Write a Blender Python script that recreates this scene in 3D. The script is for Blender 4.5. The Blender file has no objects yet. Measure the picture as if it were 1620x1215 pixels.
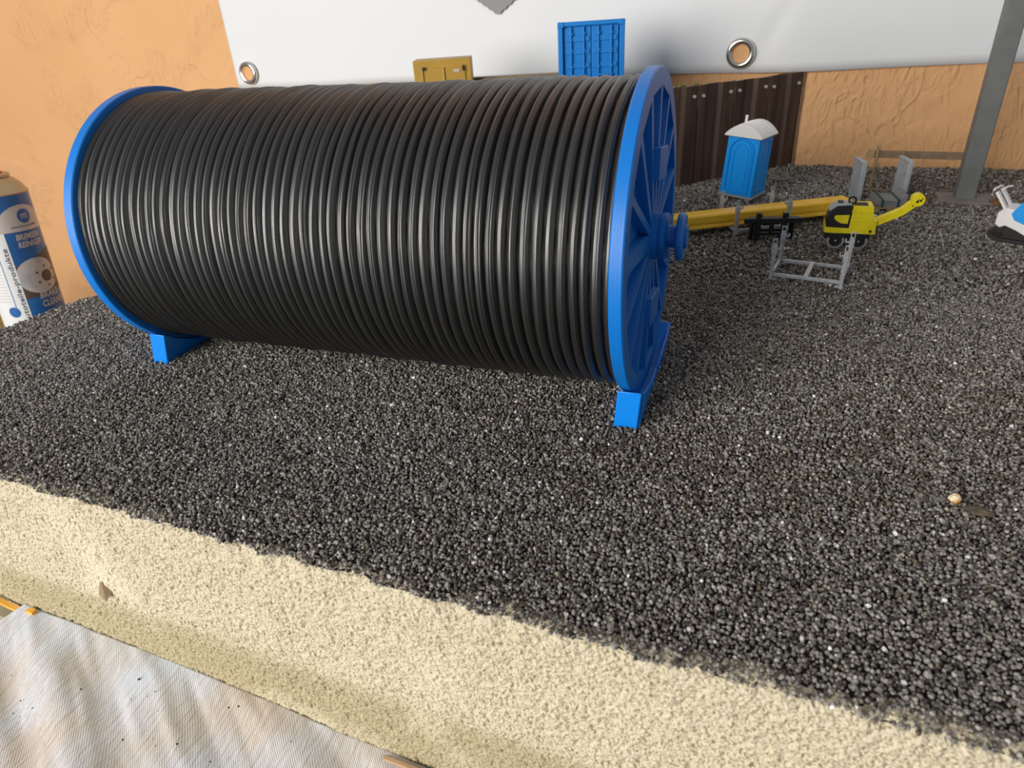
import bpy, bmesh, math, random
import numpy as np
from mathutils import Vector, Matrix
random.seed(7); rng = np.random.default_rng(7)
C = bpy.context.scene.collection
CM = 0.01                       # every length below is in centimetres
pi = math.pi; rad = math.radians

# ------------------------------------------------------------------ camera
CAM = Vector((18.681, -28.217, 16.5))
RT = Vector((0.928267, 0.366821, -0.061339)); UP = Vector((-0.133923, 0.483549, 0.865012)); FW = Vector((-0.346965, 0.794747, -0.497988))
cd = bpy.data.cameras.new('camera'); cam = bpy.data.objects.new('camera', cd); C.objects.link(cam)
cd.sensor_width = 36; cd.lens = 1047.68 * 36 / 1620; cd.clip_start = 0.005; cd.clip_end = 50
cd.dof.use_dof = True; cd.dof.focus_distance = 0.33; cd.dof.aperture_fstop = 22
cam.matrix_world = Matrix(((RT.x, UP.x, -FW.x, CAM.x*CM), (RT.y, UP.y, -FW.y, CAM.y*CM), (RT.z, UP.z, -FW.z, CAM.z*CM), (0, 0, 0, 1)))
bpy.context.scene.camera = cam

# ------------------------------------------------------------------ light
sc = bpy.context.scene
sc.view_settings.view_transform = 'Standard'; sc.view_settings.look = 'None'
sc.view_settings.exposure = 0.0; sc.view_settings.gamma = 1.0; sc.view_settings.use_curve_mapping = False
w = bpy.data.worlds.new('World'); sc.world = w; w.use_nodes = True
w.node_tree.nodes['Background'].inputs[0].default_value = (0.86, 0.90, 1.0, 1)
w.node_tree.nodes['Background'].inputs[1].default_value = 0.29

def area(name, loc, target, sx, sy, power, col):
    l = bpy.data.lights.new(name, 'AREA'); l.shape = 'RECTANGLE'; l.size = sx*CM; l.size_y = sy*CM
    l.energy = power; l.color = col
    o = bpy.data.objects.new(name, l); C.objects.link(o); o.location = Vector(loc)*CM
    o.rotation_euler = (Vector(target)-Vector(loc)).to_track_quat('-Z', 'Y').to_euler()
    return o
area('window_light', (-74, -148, 46), (0, 8, 4), 125, 105, 44.0, (1.0, 0.95, 0.88))

# ------------------------------------------------------------------ materials
def mat(name, col, rough=0.6, metal=0.0, spec=0.5, noise=None, bump=None, coat=0.0, trans=0.0):
    """noise=(scale per cm, colour 2, contrast lo, hi); bump=(scale per cm, strength, depth in cm)"""
    m = bpy.data.materials.new(name); m.use_nodes = True; n = m.node_tree.nodes; l = m.node_tree.links
    b = n['Principled BSDF']; b.inputs['Base Color'].default_value = (*col, 1); b.inputs['Roughness'].default_value = rough
    b.inputs['Metallic'].default_value = metal; b.inputs['Specular IOR Level'].default_value = spec
    b.inputs['Coat Weight'].default_value = coat; b.inputs['Transmission Weight'].default_value = trans
    tc = n.new('ShaderNodeTexCoord')
    if noise:
        t = n.new('ShaderNodeTexNoise'); t.inputs['Scale'].default_value = noise[0]*100; t.inputs['Detail'].default_value = 5
        l.new(tc.outputs['Object'], t.inputs['Vector'])
        r = n.new('ShaderNodeValToRGB'); r.color_ramp.elements[0].position = noise[2]; r.color_ramp.elements[1].position = noise[3]
        r.color_ramp.elements[0].color = (*col, 1); r.color_ramp.elements[1].color = (*noise[1], 1)
        l.new(t.outputs['Fac'], r.inputs[0]); l.new(r.outputs[0], b.inputs['Base Color'])
    if bump:
        t = n.new('ShaderNodeTexNoise'); t.inputs['Scale'].default_value = bump[0]*100; t.inputs['Detail'].default_value = 4
        l.new(tc.outputs['Object'], t.inputs['Vector'])
        u = n.new('ShaderNodeBump'); u.inputs['Strength'].default_value = bump[1]; u.inputs['Distance'].default_value = bump[2]*CM
        l.new(t.outputs['Fac'], u.inputs['Height']); l.new(u.outputs[0], b.inputs['Normal'])
    return m
class N:                                          # small node helper
    def __init__(s, m): s.m = m; s.n = m.node_tree.nodes; s.l = m.node_tree.links; s.b = s.n['Principled BSDF']
    def new(s, t, **k):
        x = s.n.new(t)
        for a, v in k.items():
            if a.startswith('i_'):
                key = a[2:]; key = int(key) if key.isdigit() else key
                x.inputs[key].default_value = v
            else: setattr(x, a, v)
        return x
    def link(s, a, b): s.l.new(a, b)

def layered(name, col, axis, pitch, rough=0.35, depth=0.012, spec=0.5):
    """printed plastic: fine layer lines across one local axis"""
    m = mat(name, col, rough, spec=spec); k = N(m)
    tc = k.new('ShaderNodeTexCoord')
    nz = k.new('ShaderNodeTexNoise'); mp = k.new('ShaderNodeMapping')
    s = [30, 30, 30]; s['XYZ'.index(axis)] = 2200
    mp.inputs['Scale'].default_value = s; nz.inputs['Scale'].default_value = 1.0; nz.inputs['Detail'].default_value = 3
    k.link(tc.outputs['Object'], mp.inputs[0]); k.link(mp.outputs[0], nz.inputs['Vector'])
    ad = k.new('ShaderNodeMath', operation='ADD'); ad.inputs[0].default_value = 0.0; k.link(nz.outputs['Fac'], ad.inputs[1])
    bp = k.new('ShaderNodeBump'); bp.inputs['Strength'].default_value = 0.7; bp.inputs['Distance'].default_value = depth*CM
    k.link(ad.outputs[0], bp.inputs['Height']); k.link(bp.outputs[0], k.b.inputs['Normal'])
    return m

BLUE = (0.002, 0.172, 0.60)
M = {}
M['blue_flange'] = layered('blue_printed_plastic', BLUE, 'X', 0.03, 0.40)
M['blue_cradle'] = layered('blue_cradle_plastic', (0.0, 0.23, 0.80), 'Z', 0.03, 0.38, 0.006)
M['cable'] = mat('black_cable', (0.011, 0.0108, 0.0105), 0.4, spec=1.0)
M['cable'].node_tree.nodes['Principled BSDF'].inputs['IOR'].default_value = 1.6
M['potty_blue'] = mat('sky_blue_plastic', (0.0, 0.36, 1.0), 0.4)
M['potty_side'] = M['potty_blue']
M['white'] = mat('white_plastic', (0.90, 0.89, 0.87), 0.45)
M['grey_light'] = mat('light_grey_plastic', (0.42, 0.45, 0.47), 0.5, noise=(1.5, (0.34, 0.37, 0.39), 0.4, 0.7))
M['grey_base'] = mat('grey_skid_plastic', (0.28, 0.29, 0.30), 0.6)
M['pylon'] = mat('grey_painted_steel', (0.135, 0.143, 0.138), 0.5, noise=(0.6, (0.17, 0.178, 0.172), 0.35, 0.7))
M['plate'] = mat('dusty_grey_plate', (0.19, 0.185, 0.175), 0.8, noise=(1.2, (0.25, 0.22, 0.19), 0.35, 0.65), bump=(6, 0.4, 0.02))
M['steel'] = mat('galvanised_metal', (0.52, 0.545, 0.565), 0.42, metal=0.1, noise=(5, (0.36, 0.385, 0.41), 0.4, 0.7))
M['black'] = mat('black_paint', (0.012, 0.012, 0.013), 0.4)
M['rubber'] = mat('dark_rubber', (0.022, 0.023, 0.024), 0.7)
M['yellow_beam'] = mat('warm_yellow_paint', (1.0, 0.62, 0.045), 0.4, noise=(0.9, (0.92, 0.48, 0.02), 0.45, 0.75))
M['yellow'] = mat('bright_yellow_paint', (0.90, 0.76, 0.01), 0.38, noise=(2.5, (0.80, 0.64, 0.008), 0.45, 0.75))
M['chrome'] = mat('polished_metal', (0.75, 0.72, 0.68), 0.16, metal=1.0)
M['drum_metal'] = mat('worn_roller_metal', (0.48, 0.48, 0.49), 0.38, metal=0.6)
M['concrete'] = mat('dark_grey_concrete', (0.20, 0.205, 0.20), 0.85, noise=(2, (0.27, 0.265, 0.25), 0.35, 0.7), bump=(12, 0.3, 0.01))
M['strap'] = mat('dark_green_strap', (0.01, 0.06, 0.065), 0.5)
M['wood'] = mat('pale_wood', (0.44, 0.30, 0.155), 0.7, noise=(1.3, (0.33, 0.22, 0.11), 0.35, 0.7))
M['wood_dark'] = mat('weathered_wood', (0.20, 0.14, 0.085), 0.8, noise=(1.5, (0.28, 0.20, 0.12), 0.35, 0.7))
M['gold'] = mat('ochre_paint', (0.45, 0.27, 0.035), 0.42, noise=(0.5, (0.40, 0.235, 0.03), 0.4, 0.7))
M['cont_blue'] = mat('container_blue', (0.0, 0.215, 0.66), 0.42)
M['bolt'] = mat('bare_metal_nut', (0.62, 0.60, 0.55), 0.4, metal=0.3)
M['moss'] = mat('moss_green', (0.09, 0.12, 0.02), 0.9, noise=(3, (0.25, 0.22, 0.09), 0.4, 0.6))
M['stone_light'] = mat('cream_stone', (0.78, 0.66, 0.45), 0.8, noise=(2.2, (0.66, 0.33, 0.09), 0.46, 0.56), bump=(8, 0.5, 0.03))
M['stone_dark'] = mat('brown_grey_stone', (0.07, 0.062, 0.052), 0.75, noise=(3, (0.16, 0.12, 0.07), 0.4, 0.7), bump=(8, 0.5, 0.03))
M['earth'] = mat('rusty_earth', (0.24, 0.11, 0.04), 0.95, noise=(5, (0.10, 0.06, 0.035), 0.35, 0.65), bump=(9, 0.8, 0.06))
M['table'] = mat('beige_board', (0.36, 0.32, 0.22), 0.7, noise=(0.35, (0.20, 0.20, 0.12), 0.42, 0.6))
M['orange'] = mat('orange_foam', (0.86, 0.42, 0.06), 0.7, bump=(6, 0.4, 0.03))
M['tan_board'] = mat('tan_wood_board', (0.50, 0.34, 0.20), 0.75, noise=(0.7, (0.42, 0.27, 0.15), 0.4, 0.7))
M['can_blue'] = mat('can_blue_print', (0.012, 0.10, 0.33), 0.3, noise=(0.25, (0.03, 0.17, 0.45), 0.45, 0.7), coat=0.3)
M['can_white'] = mat('can_white_print', (0.70, 0.72, 0.72), 0.32, coat=0.3)
M['can_pale'] = mat('can_pale_print', (0.52, 0.47, 0.45), 0.32, coat=0.3)
M['can_shoulder'] = mat('cream_can_shoulder', (0.50, 0.38, 0.22), 0.35, metal=0.2)
M['can_ink'] = mat('can_dark_ink', (0.05, 0.06, 0.12), 0.4)
M['can_disc'] = mat('can_printed_disc', (0.55, 0.52, 0.54), 0.35, noise=(0.8, (0.42, 0.41, 0.44), 0.4, 0.65))
M['can_brown'] = mat('can_printed_brown', (0.10, 0.07, 0.06), 0.4)
M['red'] = mat('red_nozzle', (0.65, 0.05, 0.02), 0.4)
M['glass'] = mat('amber_glass', (0.85, 0.72, 0.40), 0.12, trans=0.75)
M['banner_print'] = mat('grey_print', (0.23, 0.225, 0.235), 0.55)
M['floor'] = mat('dark_floor', (0.05, 0.045, 0.042), 0.6, noise=(0.1, (0.08, 0.07, 0.06), 0.4, 0.6))

def rope_like():                                   # cable: slight sheen variation along the winding
    k = N(M['cable']); tc = k.new('ShaderNodeTexCoord'); mp = k.new('ShaderNodeMapping'); mp.inputs['Scale'].default_value = (3500, 25, 25)
    nz = k.new('ShaderNodeTexNoise'); nz.inputs['Scale'].default_value = 1; nz.inputs['Detail'].default_value = 3
    k.link(tc.outputs['Object'], mp.inputs[0]); k.link(mp.outputs[0], nz.inputs['Vector'])
    bp = k.new('ShaderNodeBump'); bp.inputs['Strength'].default_value = 0.55; bp.inputs['Distance'].default_value = 0.02*CM
    k.link(nz.outputs['Fac'], bp.inputs['Height']); k.link(bp.outputs[0], k.b.inputs['Normal'])
    mr = k.new('ShaderNodeMapRange'); mr.inputs['To Min'].default_value = 0.30; mr.inputs['To Max'].default_value = 0.50
    k.link(nz.outputs['Fac'], mr.inputs['Value']); k.link(mr.outputs[0], k.b.inputs['Roughness'])
rope_like()

def stucco():
    m = mat('orange_stucco', (0.80, 0.43, 0.19), 0.85, spec=0.3); k = N(m)
    tc = k.new('ShaderNodeTexCoord')
    # trowel strokes: warped noise ridges, only in patches
    n1 = k.new('ShaderNodeTexNoise'); n1.inputs['Scale'].default_value = 11; n1.inputs['Detail'].default_value = 2; n1.inputs['Distortion'].default_value = 1.0
    n3 = k.new('ShaderNodeTexNoise'); n3.inputs['Scale'].default_value = 7; n3.inputs['Detail'].default_value = 1
    n4 = k.new('ShaderNodeTexNoise'); n4.inputs['Scale'].default_value = 420; n4.inputs['Detail'].default_value = 2
    for n_ in (n1, n3, n4): k.link(tc.outputs['Object'], n_.inputs['Vector'])
    def ridge(src, wdt):
        s = k.new('ShaderNodeMath', operation='SUBTRACT'); k.link(src, s.inputs[0]); s.inputs[1].default_value = 0.5
        a = k.new('ShaderNodeMath', operation='ABSOLUTE'); k.link(s.outputs[0], a.inputs[0])
        r = k.new('ShaderNodeMapRange', interpolation_type='SMOOTHSTEP'); k.link(a.outputs[0], r.inputs['Value'])
        r.inputs['From Min'].default_value = 0; r.inputs['From Max'].default_value = wdt; r.inputs['To Min'].default_value = 1; r.inputs['To Max'].default_value = 0
        return r.outputs[0]
    a = ridge(n1.outputs['Fac'], 0.03)
    mk = k.new('ShaderNodeMapRange', interpolation_type='SMOOTHSTEP'); k.link(n3.outputs['Fac'], mk.inputs['Value']); mk.inputs['From Min'].default_value = 0.46; mk.inputs['From Max'].default_value = 0.62
    am = k.new('ShaderNodeMath', operation='MULTIPLY'); k.link(a, am.inputs[0]); k.link(mk.outputs[0], am.inputs[1])
    # combed strokes: stretched noise, strong only in patches; denser towards the right of the wall
    mp = k.new('ShaderNodeMapping'); mp.inputs['Rotation'].default_value = (0, 0.9, 0); mp.inputs['Scale'].default_value = (120, 120, 48)
    nd = k.new('ShaderNodeVectorMath', operation='MULTIPLY_ADD'); nd.inputs[1].default_value = (0.05, 0.05, 0.05)
    k.link(n3.outputs['Color'], nd.inputs[0]); k.link(tc.outputs['Object'], nd.inputs[2]); k.link(nd.outputs[0], mp.inputs[0])
    n5 = k.new('ShaderNodeTexNoise'); n5.inputs['Scale'].default_value = 1; n5.inputs['Detail'].default_value = 2.5; n5.inputs['Distortion'].default_value = 1.2; k.link(mp.outputs[0], n5.inputs['Vector'])
    n6 = k.new('ShaderNodeTexNoise'); n6.inputs['Scale'].default_value = 10; n6.inputs['Detail'].default_value = 2; k.link(tc.outputs['Object'], n6.inputs['Vector'])
    sx = k.new('ShaderNodeSeparateXYZ'); k.link(tc.outputs['Object'], sx.inputs[0])
    bx_ = k.new('ShaderNodeMapRange'); k.link(sx.outputs['X'], bx_.inputs['Value']); bx_.inputs['From Min'].default_value = -0.3; bx_.inputs['From Max'].default_value = 0.2; bx_.inputs['To Min'].default_value = 0.0; bx_.inputs['To Max'].default_value = 0.11
    sm_ = k.new('ShaderNodeMath', operation='ADD'); k.link(n6.outputs['Fac'], sm_.inputs[0]); k.link(bx_.outputs[0], sm_.inputs[1])
    m6 = k.new('ShaderNodeMapRange', interpolation_type='SMOOTHSTEP'); k.link(sm_.outputs[0], m6.inputs['Value']); m6.inputs['From Min'].default_value = 0.50; m6.inputs['From Max'].default_value = 0.60
    bm = k.new('ShaderNodeMath', operation='MULTIPLY'); k.link(n5.outputs['Fac'], bm.inputs[0]); k.link(m6.outputs[0], bm.inputs[1])
    bm2 = k.new('ShaderNodeMath', operation='MULTIPLY'); k.link(bm.outputs[0], bm2.inputs[0]); bm2.inputs[1].default_value = 2.2
    s_ = k.new('ShaderNodeMath', operation='MULTIPLY_ADD'); k.link(am.outputs[0], s_.inputs[0]); s_.inputs[1].default_value = 0.5; k.link(bm2.outputs[0], s_.inputs[2])
    s2 = k.new('ShaderNodeMath', operation='MULTIPLY_ADD'); k.link(n4.outputs['Fac'], s2.inputs[0]); s2.inputs[1].default_value = 0.10; k.link(s_.outputs[0], s2.inputs[2])
    s3 = k.new('ShaderNodeMath', operation='MULTIPLY_ADD'); k.link(n1.outputs['Fac'], s3.inputs[0]); s3.inputs[1].default_value = 1.2; k.link(s2.outputs[0], s3.inputs[2])
    bp = k.new('ShaderNodeBump'); bp.inputs['Strength'].default_value = 0.9; bp.inputs['Distance'].default_value = 0.17*CM
    k.link(s3.outputs[0], bp.inputs['Height']); k.link(bp.outputs[0], k.b.inputs['Normal'])
    r = k.new('ShaderNodeValToRGB'); r.color_ramp.elements[0].color = (0.70, 0.385, 0.175, 1); r.color_ramp.elements[1].color = (0.77, 0.445, 0.22, 1)
    k.link(n3.outputs['Fac'], r.inputs[0]); k.link(r.outputs[0], k.b.inputs['Base Color'])
    return m
M['stucco'] = stucco()

def plaster():
    m = mat('sanded_plaster', (0.7, 0.6, 0.4), 0.92, spec=0.2); k = N(m)
    tc = k.new('ShaderNodeTexCoord'); sx = k.new('ShaderNodeSeparateXYZ'); k.link(tc.outputs['Object'], sx.inputs[0])
    n0 = k.new('ShaderNodeTexNoise'); n0.inputs['Scale'].default_value = 14; n0.inputs['Detail'].default_value = 4
    n1 = k.new('ShaderNodeTexNoise'); n1.inputs['Scale'].default_value = 1100; n1.inputs['Detail'].default_value = 3
    vo = k.new('ShaderNodeTexVoronoi'); vo.inputs['Scale'].default_value = 900
    for n_ in (n0, n1, vo): k.link(tc.outputs['Object'], n_.inputs['Vector'])
    # colour turns a duller olive in the lower band
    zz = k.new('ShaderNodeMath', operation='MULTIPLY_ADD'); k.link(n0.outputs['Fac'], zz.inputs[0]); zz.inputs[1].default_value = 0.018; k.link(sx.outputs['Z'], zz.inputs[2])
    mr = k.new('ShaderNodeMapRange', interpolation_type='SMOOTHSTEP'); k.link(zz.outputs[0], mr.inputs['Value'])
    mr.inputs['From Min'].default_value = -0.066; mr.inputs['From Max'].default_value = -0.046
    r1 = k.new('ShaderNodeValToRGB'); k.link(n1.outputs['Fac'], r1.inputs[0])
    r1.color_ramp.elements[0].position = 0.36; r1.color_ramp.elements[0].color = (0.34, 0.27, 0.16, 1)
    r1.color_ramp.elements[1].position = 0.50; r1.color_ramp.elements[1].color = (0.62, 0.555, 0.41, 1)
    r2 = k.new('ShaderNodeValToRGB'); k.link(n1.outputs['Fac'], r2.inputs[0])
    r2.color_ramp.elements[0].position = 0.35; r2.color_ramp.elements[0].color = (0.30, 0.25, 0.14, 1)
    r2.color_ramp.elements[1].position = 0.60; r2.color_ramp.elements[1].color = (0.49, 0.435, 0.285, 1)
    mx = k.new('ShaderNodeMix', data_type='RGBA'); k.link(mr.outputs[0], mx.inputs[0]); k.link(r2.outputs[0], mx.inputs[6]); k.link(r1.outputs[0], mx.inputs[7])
    # paler worn patches
    pr_ = k.new('ShaderNodeMapRange'); k.link(n0.outputs['Fac'], pr_.inputs['Value']); pr_.inputs['From Min'].default_value = 0.56; pr_.inputs['From Max'].default_value = 0.70; pr_.inputs['To Max'].default_value = 0.6
    mx2 = k.new('ShaderNodeMix', data_type='RGBA'); k.link(pr_.outputs[0], mx2.inputs[0]); k.link(mx.outputs[2], mx2.inputs[6]); mx2.inputs[7].default_value = (0.74, 0.67, 0.50, 1)
    k.link(mx2.outputs[2], k.b.inputs['Base Color'])
    ad = k.new('ShaderNodeMath', operation='ADD'); k.link(n1.outputs['Fac'], ad.inputs[0]); k.link(vo.outputs['Distance'], ad.inputs[1])
    bp = k.new('ShaderNodeBump'); bp.inputs['Strength'].default_value = 0.8; bp.inputs['Distance'].default_value = 0.05*CM
    k.link(ad.outputs[0], bp.inputs['Height']); k.link(bp.outputs[0], k.b.inputs['Normal'])
    return m
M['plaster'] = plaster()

def gravel_mat():
    m = mat('dark_gravel', (0.05, 0.05, 0.05), 0.42, spec=0.6); k = N(m)
    at = k.new('ShaderNodeAttribute', attribute_type='INSTANCER', attribute_name='tone')
    r = k.new('ShaderNodeValToRGB'); cr = r.color_ramp
    for p, c in ((0.0, (0.012, 0.011, 0.011)), (0.40, (0.048, 0.045, 0.041)), (0.74, (0.145, 0.138, 0.128)), (0.80, (0.062, 0.043, 0.028)), (0.88, (0.150, 0.115, 0.078)), (0.95, (0.22, 0.22, 0.22)), (1.0, (0.36, 0.34, 0.30))):
        e = cr.elements.new(p) if p not in (0.0, 1.0) else cr.elements[int(p)]
        e.color = (*c, 1)
    k.link(at.outputs['Fac'], r.inputs[0]); k.link(r.outputs[0], k.b.inputs['Base Color'])
    return m
M['gravel'] = gravel_mat()
M['gravel_bed'] = mat('gravel_bed', (0.012, 0.011, 0.010), 0.9, noise=(9, (0.06, 0.055, 0.05), 0.45, 0.7), bump=(9, 0.8, 0.06))

def pile_mat():
    m = mat('rusty_brown_sheet', (0.055, 0.028, 0.018), 0.6, spec=0.35); k = N(m)
    tc = k.new('ShaderNodeTexCoord'); mp = k.new('ShaderNodeMapping'); mp.inputs['Scale'].default_value = (130, 130, 10)
    nz = k.new('ShaderNodeTexNoise'); nz.inputs['Scale'].default_value = 1; nz.inputs['Detail'].default_value = 5
    k.link(tc.outputs['Object'], mp.inputs[0]); k.link(mp.outputs[0], nz.inputs['Vector'])
    r = k.new('ShaderNodeValToRGB'); r.color_ramp.elements[0].position = 0.38; r.color_ramp.elements[0].color = (0.050, 0.030, 0.022, 1)
    r.color_ramp.elements[1].position = 0.68; r.color_ramp.elements[1].color = (0.115, 0.066, 0.046, 1)
    k.link(nz.outputs['Fac'], r.inputs[0]); k.link(r.outputs[0], k.b.inputs['Base Color'])
    return m
M['pile'] = pile_mat()

def cloth_mat():
    m = mat('white_twill', (0.8, 0.8, 0.8), 0.9, spec=0.2); k = N(m)
    k.b.inputs['Sheen Weight'].default_value = 0.15
    tc = k.new('ShaderNodeTexCoord')
    wv = k.new('ShaderNodeTexWave', wave_type='BANDS', bands_direction='DIAGONAL'); wv.inputs['Scale'].default_value = 520; wv.inputs['Distortion'].default_value = 1.6; wv.inputs['Detail'].default_value = 2; wv.inputs['Detail Scale'].default_value = 0.6
    n1 = k.new('ShaderNodeTexNoise'); n1.inputs['Scale'].default_value = 22; n1.inputs['Detail'].default_value = 4
    mp = k.new('ShaderNodeMapping'); mp.inputs['Rotation'].default_value = (0, 0, 0.9); mp.inputs['Scale'].default_value = (420, 75, 300)
    n2 = k.new('ShaderNodeTexNoise'); n2.inputs['Scale'].default_value = 1; n2.inputs['Detail'].default_value = 4; n2.inputs['Distortion'].default_value = 0.8
    for n_ in (wv, n1): k.link(tc.outputs['Object'], n_.inputs['Vector'])
    k.link(tc.outputs['Object'], mp.inputs[0]); k.link(mp.outputs[0], n2.inputs['Vector'])
    r = k.new('ShaderNodeValToRGB'); r.color_ramp.elements[0].position = 0.38; r.color_ramp.elements[0].color = (0.70, 0.755, 0.85, 1)
    r.color_ramp.elements[1].position = 0.66; r.color_ramp.elements[1].color = (0.68, 0.61, 0.55, 1)
    k.link(n1.outputs['Fac'], r.inputs[0]); k.link(r.outputs[0], k.b.inputs['Base Color'])
    ad = k.new('ShaderNodeMath', operation='MULTIPLY_ADD'); k.link(n2.outputs['Fac'], ad.inputs[0]); ad.inputs[1].default_value = 3.0; w5 = k.new('ShaderNodeMath', operation='MULTIPLY'); k.link(wv.outputs['Fac'], w5.inputs[0]); w5.inputs[1].default_value = 0.24; k.link(w5.outputs[0], ad.inputs[2])
    bp = k.new('ShaderNodeBump'); bp.inputs['Strength'].default_value = 0.75; bp.inputs['Distance'].default_value = 0.05*CM
    k.link(ad.outputs[0], bp.inputs['Height']); k.link(bp.outputs[0], k.b.inputs['Normal'])
    return m
M['cloth'] = cloth_mat()
M['banner'] = mat('white_vinyl_banner', (0.76, 0.78, 0.80), 0.55, spec=0.3, bump=(10, 0.05, 0.01))

# ------------------------------------------------------------------ builders
class B:
    def __init__(s): s.v = []; s.f = []
    def add(s, vs, fs):
        o = len(s.v); s.v += [tuple(v) for v in vs]; s.f += [tuple(i+o for i in f) for f in fs]; return s
    def box(s, c, d, rz=0.0, ry=0.0, rx=0.0):
        R = Matrix.Rotation(rz, 3, 'Z') @ Matrix.Rotation(ry, 3, 'Y') @ Matrix.Rotation(rx, 3, 'X')
        vs = [Vector(c) + R @ Vector((x*d[0]/2, y*d[1]/2, z*d[2]/2)) for x in (-1, 1) for y in (-1, 1) for z in (-1, 1)]
        return s.add(vs, [(0, 1, 3, 2), (4, 6, 7, 5), (0, 4, 5, 1), (2, 3, 7, 6), (0, 2, 6, 4), (1, 5, 7, 3)])
    def prism(s, poly, a, b, axis='Y'):            # poly in the two other axes
        n = len(poly)
        def p(u, v, t): return {'Y': (u, t, v), 'X': (t, u, v), 'Z': (u, v, t)}[axis]
        vs = [p(u, v, a) for u, v in poly] + [p(u, v, b) for u, v in poly]
        return s.add(vs, [tuple(range(n)), tuple(range(2*n-1, n-1, -1))] + [(i, i+n, (i+1) % n+n, (i+1) % n) for i in range(n)])
    def bar(s, p, q, wd, h=None):                  # square bar from p to q
        p = Vector(p); q = Vector(q); h = h or wd; d = (q-p).normalized()
        u = d.cross(Vector((0, 0, 1)))
        if u.length < 1e-3: u = Vector((1, 0, 0))
        u.normalize(); v = u.cross(d)
        vs = [e + u*a*wd/2 + v*b*h/2 for e in (p, q) for a, b in ((-1, -1), (1, -1), (1, 1), (-1, 1))]
        return s.add(vs, [(3, 2, 1, 0), (4, 5, 6, 7), (0, 1, 5, 4), (1, 2, 6, 5), (2, 3, 7, 6), (3, 0, 4, 7)])
    def lathe(s, prof, o=(0, 0, 0), axis='Z', n=32, a0=0, closed=False):
        o = Vector(o); vs = []; m = len(prof)
        for i in range(n):
            t = a0 + 2*pi*i/n
            for r, h in prof:
                vs.append(o + {'Z': Vector((r*math.cos(t), r*math.sin(t), h)), 'X': Vector((h, r*math.cos(t), r*math.sin(t))), 'Y': Vector((r*math.cos(t), h, r*math.sin(t)))}[axis])
        fs = [(i*m+j, ((i+1) % n)*m+j, ((i+1) % n)*m+j+1, i*m+j+1) for i in range(n) for j in range(m-1)]
        if closed: fs += [(i*m+m-1, ((i+1) % n)*m+m-1, ((i+1) % n)*m, i*m) for i in range(n)]
        return s.add(vs, fs)
    def cyl(s, p, r, a, b, axis='Z', n=24):
        return s.lathe([(0.0, a), (r, a), (r, b), (0.0, b)], p, axis, n)
    def tube(s, pts, r, n=8):
        pts = [Vector(p) for p in pts]; vs = []; k = len(pts)
        for i, p in enumerate(pts):
            d = (pts[min(i+1, k-1)]-pts[max(i-1, 0)]).normalized(); u = d.cross(Vector((0.13, 0.2, 1))).normalized(); v = d.cross(u)
            vs += [p + (u*math.cos(2*pi*j/n)+v*math.sin(2*pi*j/n))*r for j in range(n)]
        fs = [(i*n+j, i*n+(j+1) % n, (i+1)*n+(j+1) % n, (i+1)*n+j) for i in range(k-1) for j in range(n)]
        fs += [tuple(range(n))[::-1], tuple(range((k-1)*n, k*n))]
        return s.add(vs, fs)
def obj(name, b, m, parent=None, bevel=0.0, smooth=False, seg=2, **props):
    me = bpy.data.meshes.new(name); me.from_pydata([(x*CM, y*CM, z*CM) for x, y, z in b.v], [], b.f)
    bm = bmesh.new(); bm.from_mesh(me); bmesh.ops.remove_doubles(bm, verts=bm.verts, dist=1e-7)
    bmesh.ops.recalc_face_normals(bm, faces=bm.faces); bm.to_mesh(me); bm.free()
    me.materials.append(m); o = bpy.data.objects.new(name, me); C.objects.link(o)
    if parent: o.parent = parent
    if bevel:
        md = o.modifiers.new('bevel', 'BEVEL'); md.width = bevel*CM; md.segments = seg; md.limit_method = 'ANGLE'; md.angle_limit = rad(40); md.harden_normals = False
    if smooth or bevel: me.shade_smooth(); me.set_sharp_from_angle(angle=rad(38))
    for k_, v_ in props.items(): o[k_] = v_
    return o
def thing(name, label, cat, loc, rz=0.0, group=None, rx=0.0, ry=0.0):
    o = bpy.data.objects.new(name, None); C.objects.link(o); o.location = Vector(loc)*CM; o.rotation_euler = (rx, ry, rz)
    o.empty_display_size = 0.01; o['label'] = label; o['category'] = cat
    if group: o['group'] = group
    return o
def tag(o, label, cat, group=None, kind=None):
    o['label'] = label; o['category'] = cat
    if group: o['group'] = group
    if kind: o['kind'] = kind
    return o
def place(o, loc, rz=0.0): o.location = Vector(loc)*CM; o.rotation_euler = (0, 0, rz); return o
def copy_tree(o, parent=None, lvl=0):
    c = o.copy(); C.objects.link(c)
    if parent: c.parent = parent
    for ch in list(o.children): copy_tree(ch, c, lvl+1)
    return c
def grid_mesh(name, P, m, parent=None, smooth=True):      # P: (nu, nv, 3) array in cm
    nu, nv = P.shape[:2]; me = bpy.data.meshes.new(name)
    idx = np.arange(nu*nv).reshape(nu, nv)
    q = np.stack([idx[:-1, :-1], idx[1:, :-1], idx[1:, 1:], idx[:-1, 1:]], -1).reshape(-1, 4)
    me.vertices.add(nu*nv); me.vertices.foreach_set('co', (P*CM).astype(np.float32).ravel())
    me.loops.add(q.size); me.loops.foreach_set('vertex_index', q.astype(np.int32).ravel())
    me.polygons.add(len(q)); me.polygons.foreach_set('loop_start', np.arange(0, q.size, 4, dtype=np.int32))
    me.update(calc_edges=True); me.validate()
    if smooth: me.shade_smooth()
    me.materials.append(m); o = bpy.data.objects.new(name, me); C.objects.link(o)
    if parent: o.parent = parent
    return o
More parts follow.
